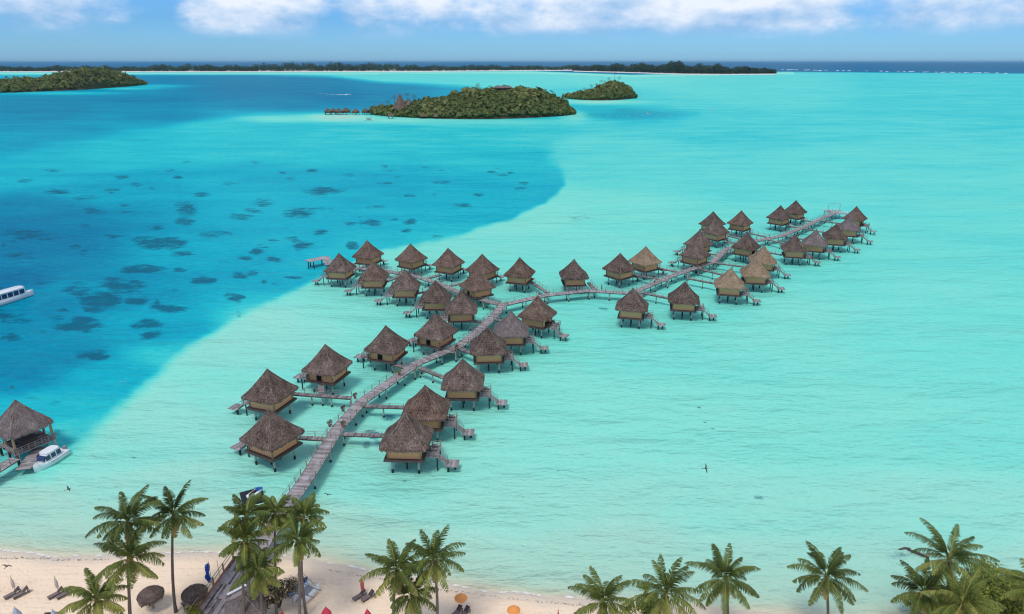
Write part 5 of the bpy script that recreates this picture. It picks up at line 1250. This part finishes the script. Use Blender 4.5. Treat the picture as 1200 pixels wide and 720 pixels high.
# small craft far out
def skiff(px, py, L, rz, label, canopy=False, s=1.0):
    p = G(px, py); r = thing('small_boat', label, 'boat', (p.x, p.y, 0), R(rz), 'small boats far out')
    m = MB(); m.rings(hull_rings(L, L * .3, .9, 10)); m.build('hull', M['white'], r)
    m = MB(); m.box(-L * .2, L * .1, -L * .1, L * .1, .9, 1.9); m.build('cabin', M['grey'], r)
    if canopy:
        m = MB(); m.box(-L * .3, L * .2, -L * .16, L * .16, 2.6, 2.75)
        for x in (-L * .28, L * .18):
            for y in (-L * .14, L * .14): m.tube((x, y, .8), (x, y, 2.6), .08, n=5)
        m.build('canopy', M['darkwood'], r)
    return r
skiff(408, 111.2, 11, -8, 'white speedboat trailing a pale wake across the deep blue channel')
mb = MB(); 
for k in range(24):
    u0, u1 = k / 24, (k + 1) / 24; a, b = G(407 - 34 * u0, 111.3 - 1.4 * u0, .06), G(407 - 34 * u1, 111.3 - 1.4 * u1, .06); w = 3.2 * (1 - u0) + .8
    if k % 5 == 4 and k > 8: continue
    mb.face([a + Vector((0, -w, 0)), b + Vector((0, -w * .95, 0)), b + Vector((0, w, 0)), a + Vector((0, w, 0))])
stuff(mb.build('boat_wake', M['foam']), 'pale streak of wake behind the distant speedboat')
skiff(433, 141.5, 11, 5, 'small dark canopied boat with outrigger beside the sand bank of the central islet', True)
skiff(760, 133.6, 6, 60, 'small white boat over the blue patch right of the pointed islet')
skiff(834, 129.3, 5.5, 80, 'tiny dark boat farthest right on the pale lagoon')

# ------------------------------------------------------------------ camera, light, air
cam = bpy.data.cameras.new('camera'); co = bpy.data.objects.new('camera', cam); COL.objects.link(co)
co.location = (0, 0, CAMH); co.rotation_euler = (PI / 2 - PITCH, 0, 0); cam.sensor_width = 36; cam.lens = F / 1200 * 36; cam.clip_start = .5; cam.clip_end = 200000
sc.camera = co
SUN_EL, SUN_AZ = R(64), R(-150)      # azimuth measured from +Y towards +X: behind the camera, to the left
sd = Vector((math.sin(SUN_AZ) * math.cos(SUN_EL), math.cos(SUN_AZ) * math.cos(SUN_EL), math.sin(SUN_EL)))
sl = bpy.data.lights.new('sun', 'SUN'); so = bpy.data.objects.new('sun', sl); COL.objects.link(so)
sl.energy = 1.6; sl.angle = R(16.0); sl.color = (1, .955, .89); so.rotation_euler = sd.to_track_quat('Z', 'Y').to_euler()
w = bpy.data.worlds.new('World'); sc.world = w; w.use_nodes = True; nt = w.node_tree
bg = nt.nodes['Background']; bg.inputs['Strength'].default_value = 0.135
sky = N(nt, 'ShaderNodeTexSky', sky_type='NISHITA'); sky.sun_disc = False; sky.sun_elevation = SUN_EL; sky.sun_rotation = SUN_AZ; sky.dust_density = 0.6; sky.ozone_density = 2.0; sky.air_density = 1.0
tc = N(nt, 'ShaderNodeTexCoord').outputs['Generated']
s3 = N(nt, 'ShaderNodeSeparateXYZ'); nt.links.new(tc, s3.inputs[0])
az = math_(nt, 'ARCTAN2', s3.outputs[0], s3.outputs[1]); el = math_(nt, 'ARCSINE', s3.outputs[2])
tint = ramp(nt, [(0.0, (.33, .66, 1.16)), (0.05, (.22, .49, .92)), (0.16, (.36, .60, .97)), (0.5, (.9, .95, 1.0))]); nt.links.new(el, tint.inputs[0])
mul = N(nt, 'ShaderNodeMix', data_type='RGBA', blend_type='MULTIPLY'); mul.inputs[0].default_value = 1; nt.links.new(sky.outputs[0], mul.inputs[6]); nt.links.new(tint.outputs[0], mul.inputs[7])
# cumulus bank with flat bases low over the sea
cv = N(nt, 'ShaderNodeCombineXYZ'); nt.links.new(math_(nt, 'MULTIPLY', az, 8.5), cv.inputs[0]); nt.links.new(math_(nt, 'MULTIPLY', el, 17.0), cv.inputs[1]); cv.inputs[2].default_value = 3.7
n1 = noise(nt, cv.outputs[0], 1.0, 7, .56)
cv2 = N(nt, 'ShaderNodeCombineXYZ'); nt.links.new(math_(nt, 'MULTIPLY_ADD', az, 8.5, -.2), cv2.inputs[0]); nt.links.new(math_(nt, 'MULTIPLY_ADD', el, 17.0, .22), cv2.inputs[1]); cv2.inputs[2].default_value = 3.7
n2 = noise(nt, cv2.outputs[0], 1.0, 5, .56)
azn = math_(nt, 'MULTIPLY_ADD', az, 1 / 1.6, .5)
def A(px): return (px - 600) / 800 / 1.076 / 1.6 + .5
cov = ramp(nt, [(0.0, (.45,) * 3), (A(60), (.50,) * 3), (A(140), (.60,) * 3), (A(222), (.34,) * 3), (A(250), (.66,) * 3), (A(375), (.62,) * 3), (A(396), (.42,) * 3), (A(420), (.66,) * 3), (A(520), (.6,) * 3), (A(556), (.46,) * 3), (A(610), (.68,) * 3),
                (A(800), (.74,) * 3), (A(930), (.70,) * 3), (A(985), (.42,) * 3), (A(1030), (.68,) * 3), (A(1200), (.66,) * 3), (1.0, (.6,) * 3)]); nt.links.new(azn, cov.inputs[0])
thr = math_(nt, 'SUBTRACT', .90, cov.outputs[0])
basew = N(nt, 'ShaderNodeMapRange', interpolation_type='SMOOTHSTEP'); basew.inputs[1].default_value = .024; basew.inputs[2].default_value = .046
nt.links.new(math_(nt, 'ADD', el, math_(nt, 'MULTIPLY_ADD', n1, .012, -.006)), basew.inputs[0])
topw = N(nt, 'ShaderNodeMapRange'); topw.inputs[1].default_value = .06; topw.inputs[2].default_value = .5; topw.inputs[3].default_value = 0; topw.inputs[4].default_value = .05; nt.links.new(el, topw.inputs[0])
dn = math_(nt, 'SUBTRACT', math_(nt, 'SUBTRACT', n1, thr), topw.outputs[0])  # clouds also carried overhead, out of view, added for whiter fill light
mask = N(nt, 'ShaderNodeMapRange', interpolation_type='SMOOTHSTEP'); mask.inputs[1].default_value = .0; mask.inputs[2].default_value = .30; nt.links.new(dn, mask.inputs[0])
mk = math_(nt, 'MULTIPLY', math_(nt, 'MULTIPLY', mask.outputs[0], basew.outputs[0]), .93)
lit = math_(nt, 'ADD', math_(nt, 'MULTIPLY', math_(nt, 'SUBTRACT', n1, n2), 3.2), math_(nt, 'MULTIPLY', math_(nt, 'SUBTRACT', el, .035), 14.0))
lit = math_(nt, 'ADD', lit, .25, clamp=True)
cc = ramp(nt, [(0, (2.0, 3.3, 5.0)), (.45, (3.2, 4.2, 5.6)), (1, (5.4, 5.7, 6.2))]); nt.links.new(lit, cc.inputs[0])
mixc = N(nt, 'ShaderNodeMix', data_type='RGBA'); nt.links.new(mk, mixc.inputs[0]); nt.links.new(mul.outputs[2], mixc.inputs[6]); nt.links.new(cc.outputs[0], mixc.inputs[7])
nt.links.new(mixc.outputs[2], bg.inputs['Color'])

HAZE = 1.6e-5
if HAZE:
    m, nt2, b = newmat('sea haze'); nt2.nodes.remove(b); pv_ = N(nt2, 'ShaderNodeVolumePrincipled'); pv_.inputs['Color'].default_value = (.5, .78, 1.0, 1); pv_.inputs['Density'].default_value = HAZE; pv_.inputs['Anisotropy'].default_value = .2
    nt2.links.new(pv_.outputs[0], nt2.nodes['Material Output'].inputs['Volume'])
    mb = MB(); mb.box(-70000, 70000, -2000, 52000, -1.5, 75); o = mb.build('haze', m); stuff(o, 'thin pale sea haze')

sc.view_settings.view_transform = 'Standard'; sc.view_settings.look = 'None'; sc.view_settings.exposure = 0.3; sc.view_settings.gamma = 1.0
cy = sc.cycles; cy.pixel_filter_type = 'BLACKMAN_HARRIS'; cy.filter_width = 1.15; cy.use_denoising = True; cy.max_bounces = 5; cy.diffuse_bounces = 3; cy.glossy_bounces = 2; cy.transmission_bounces = 2; cy.volume_bounces = 0; cy.transparent_max_bounces = 4; cy.caustics_reflective = False; cy.caustics_refractive = False
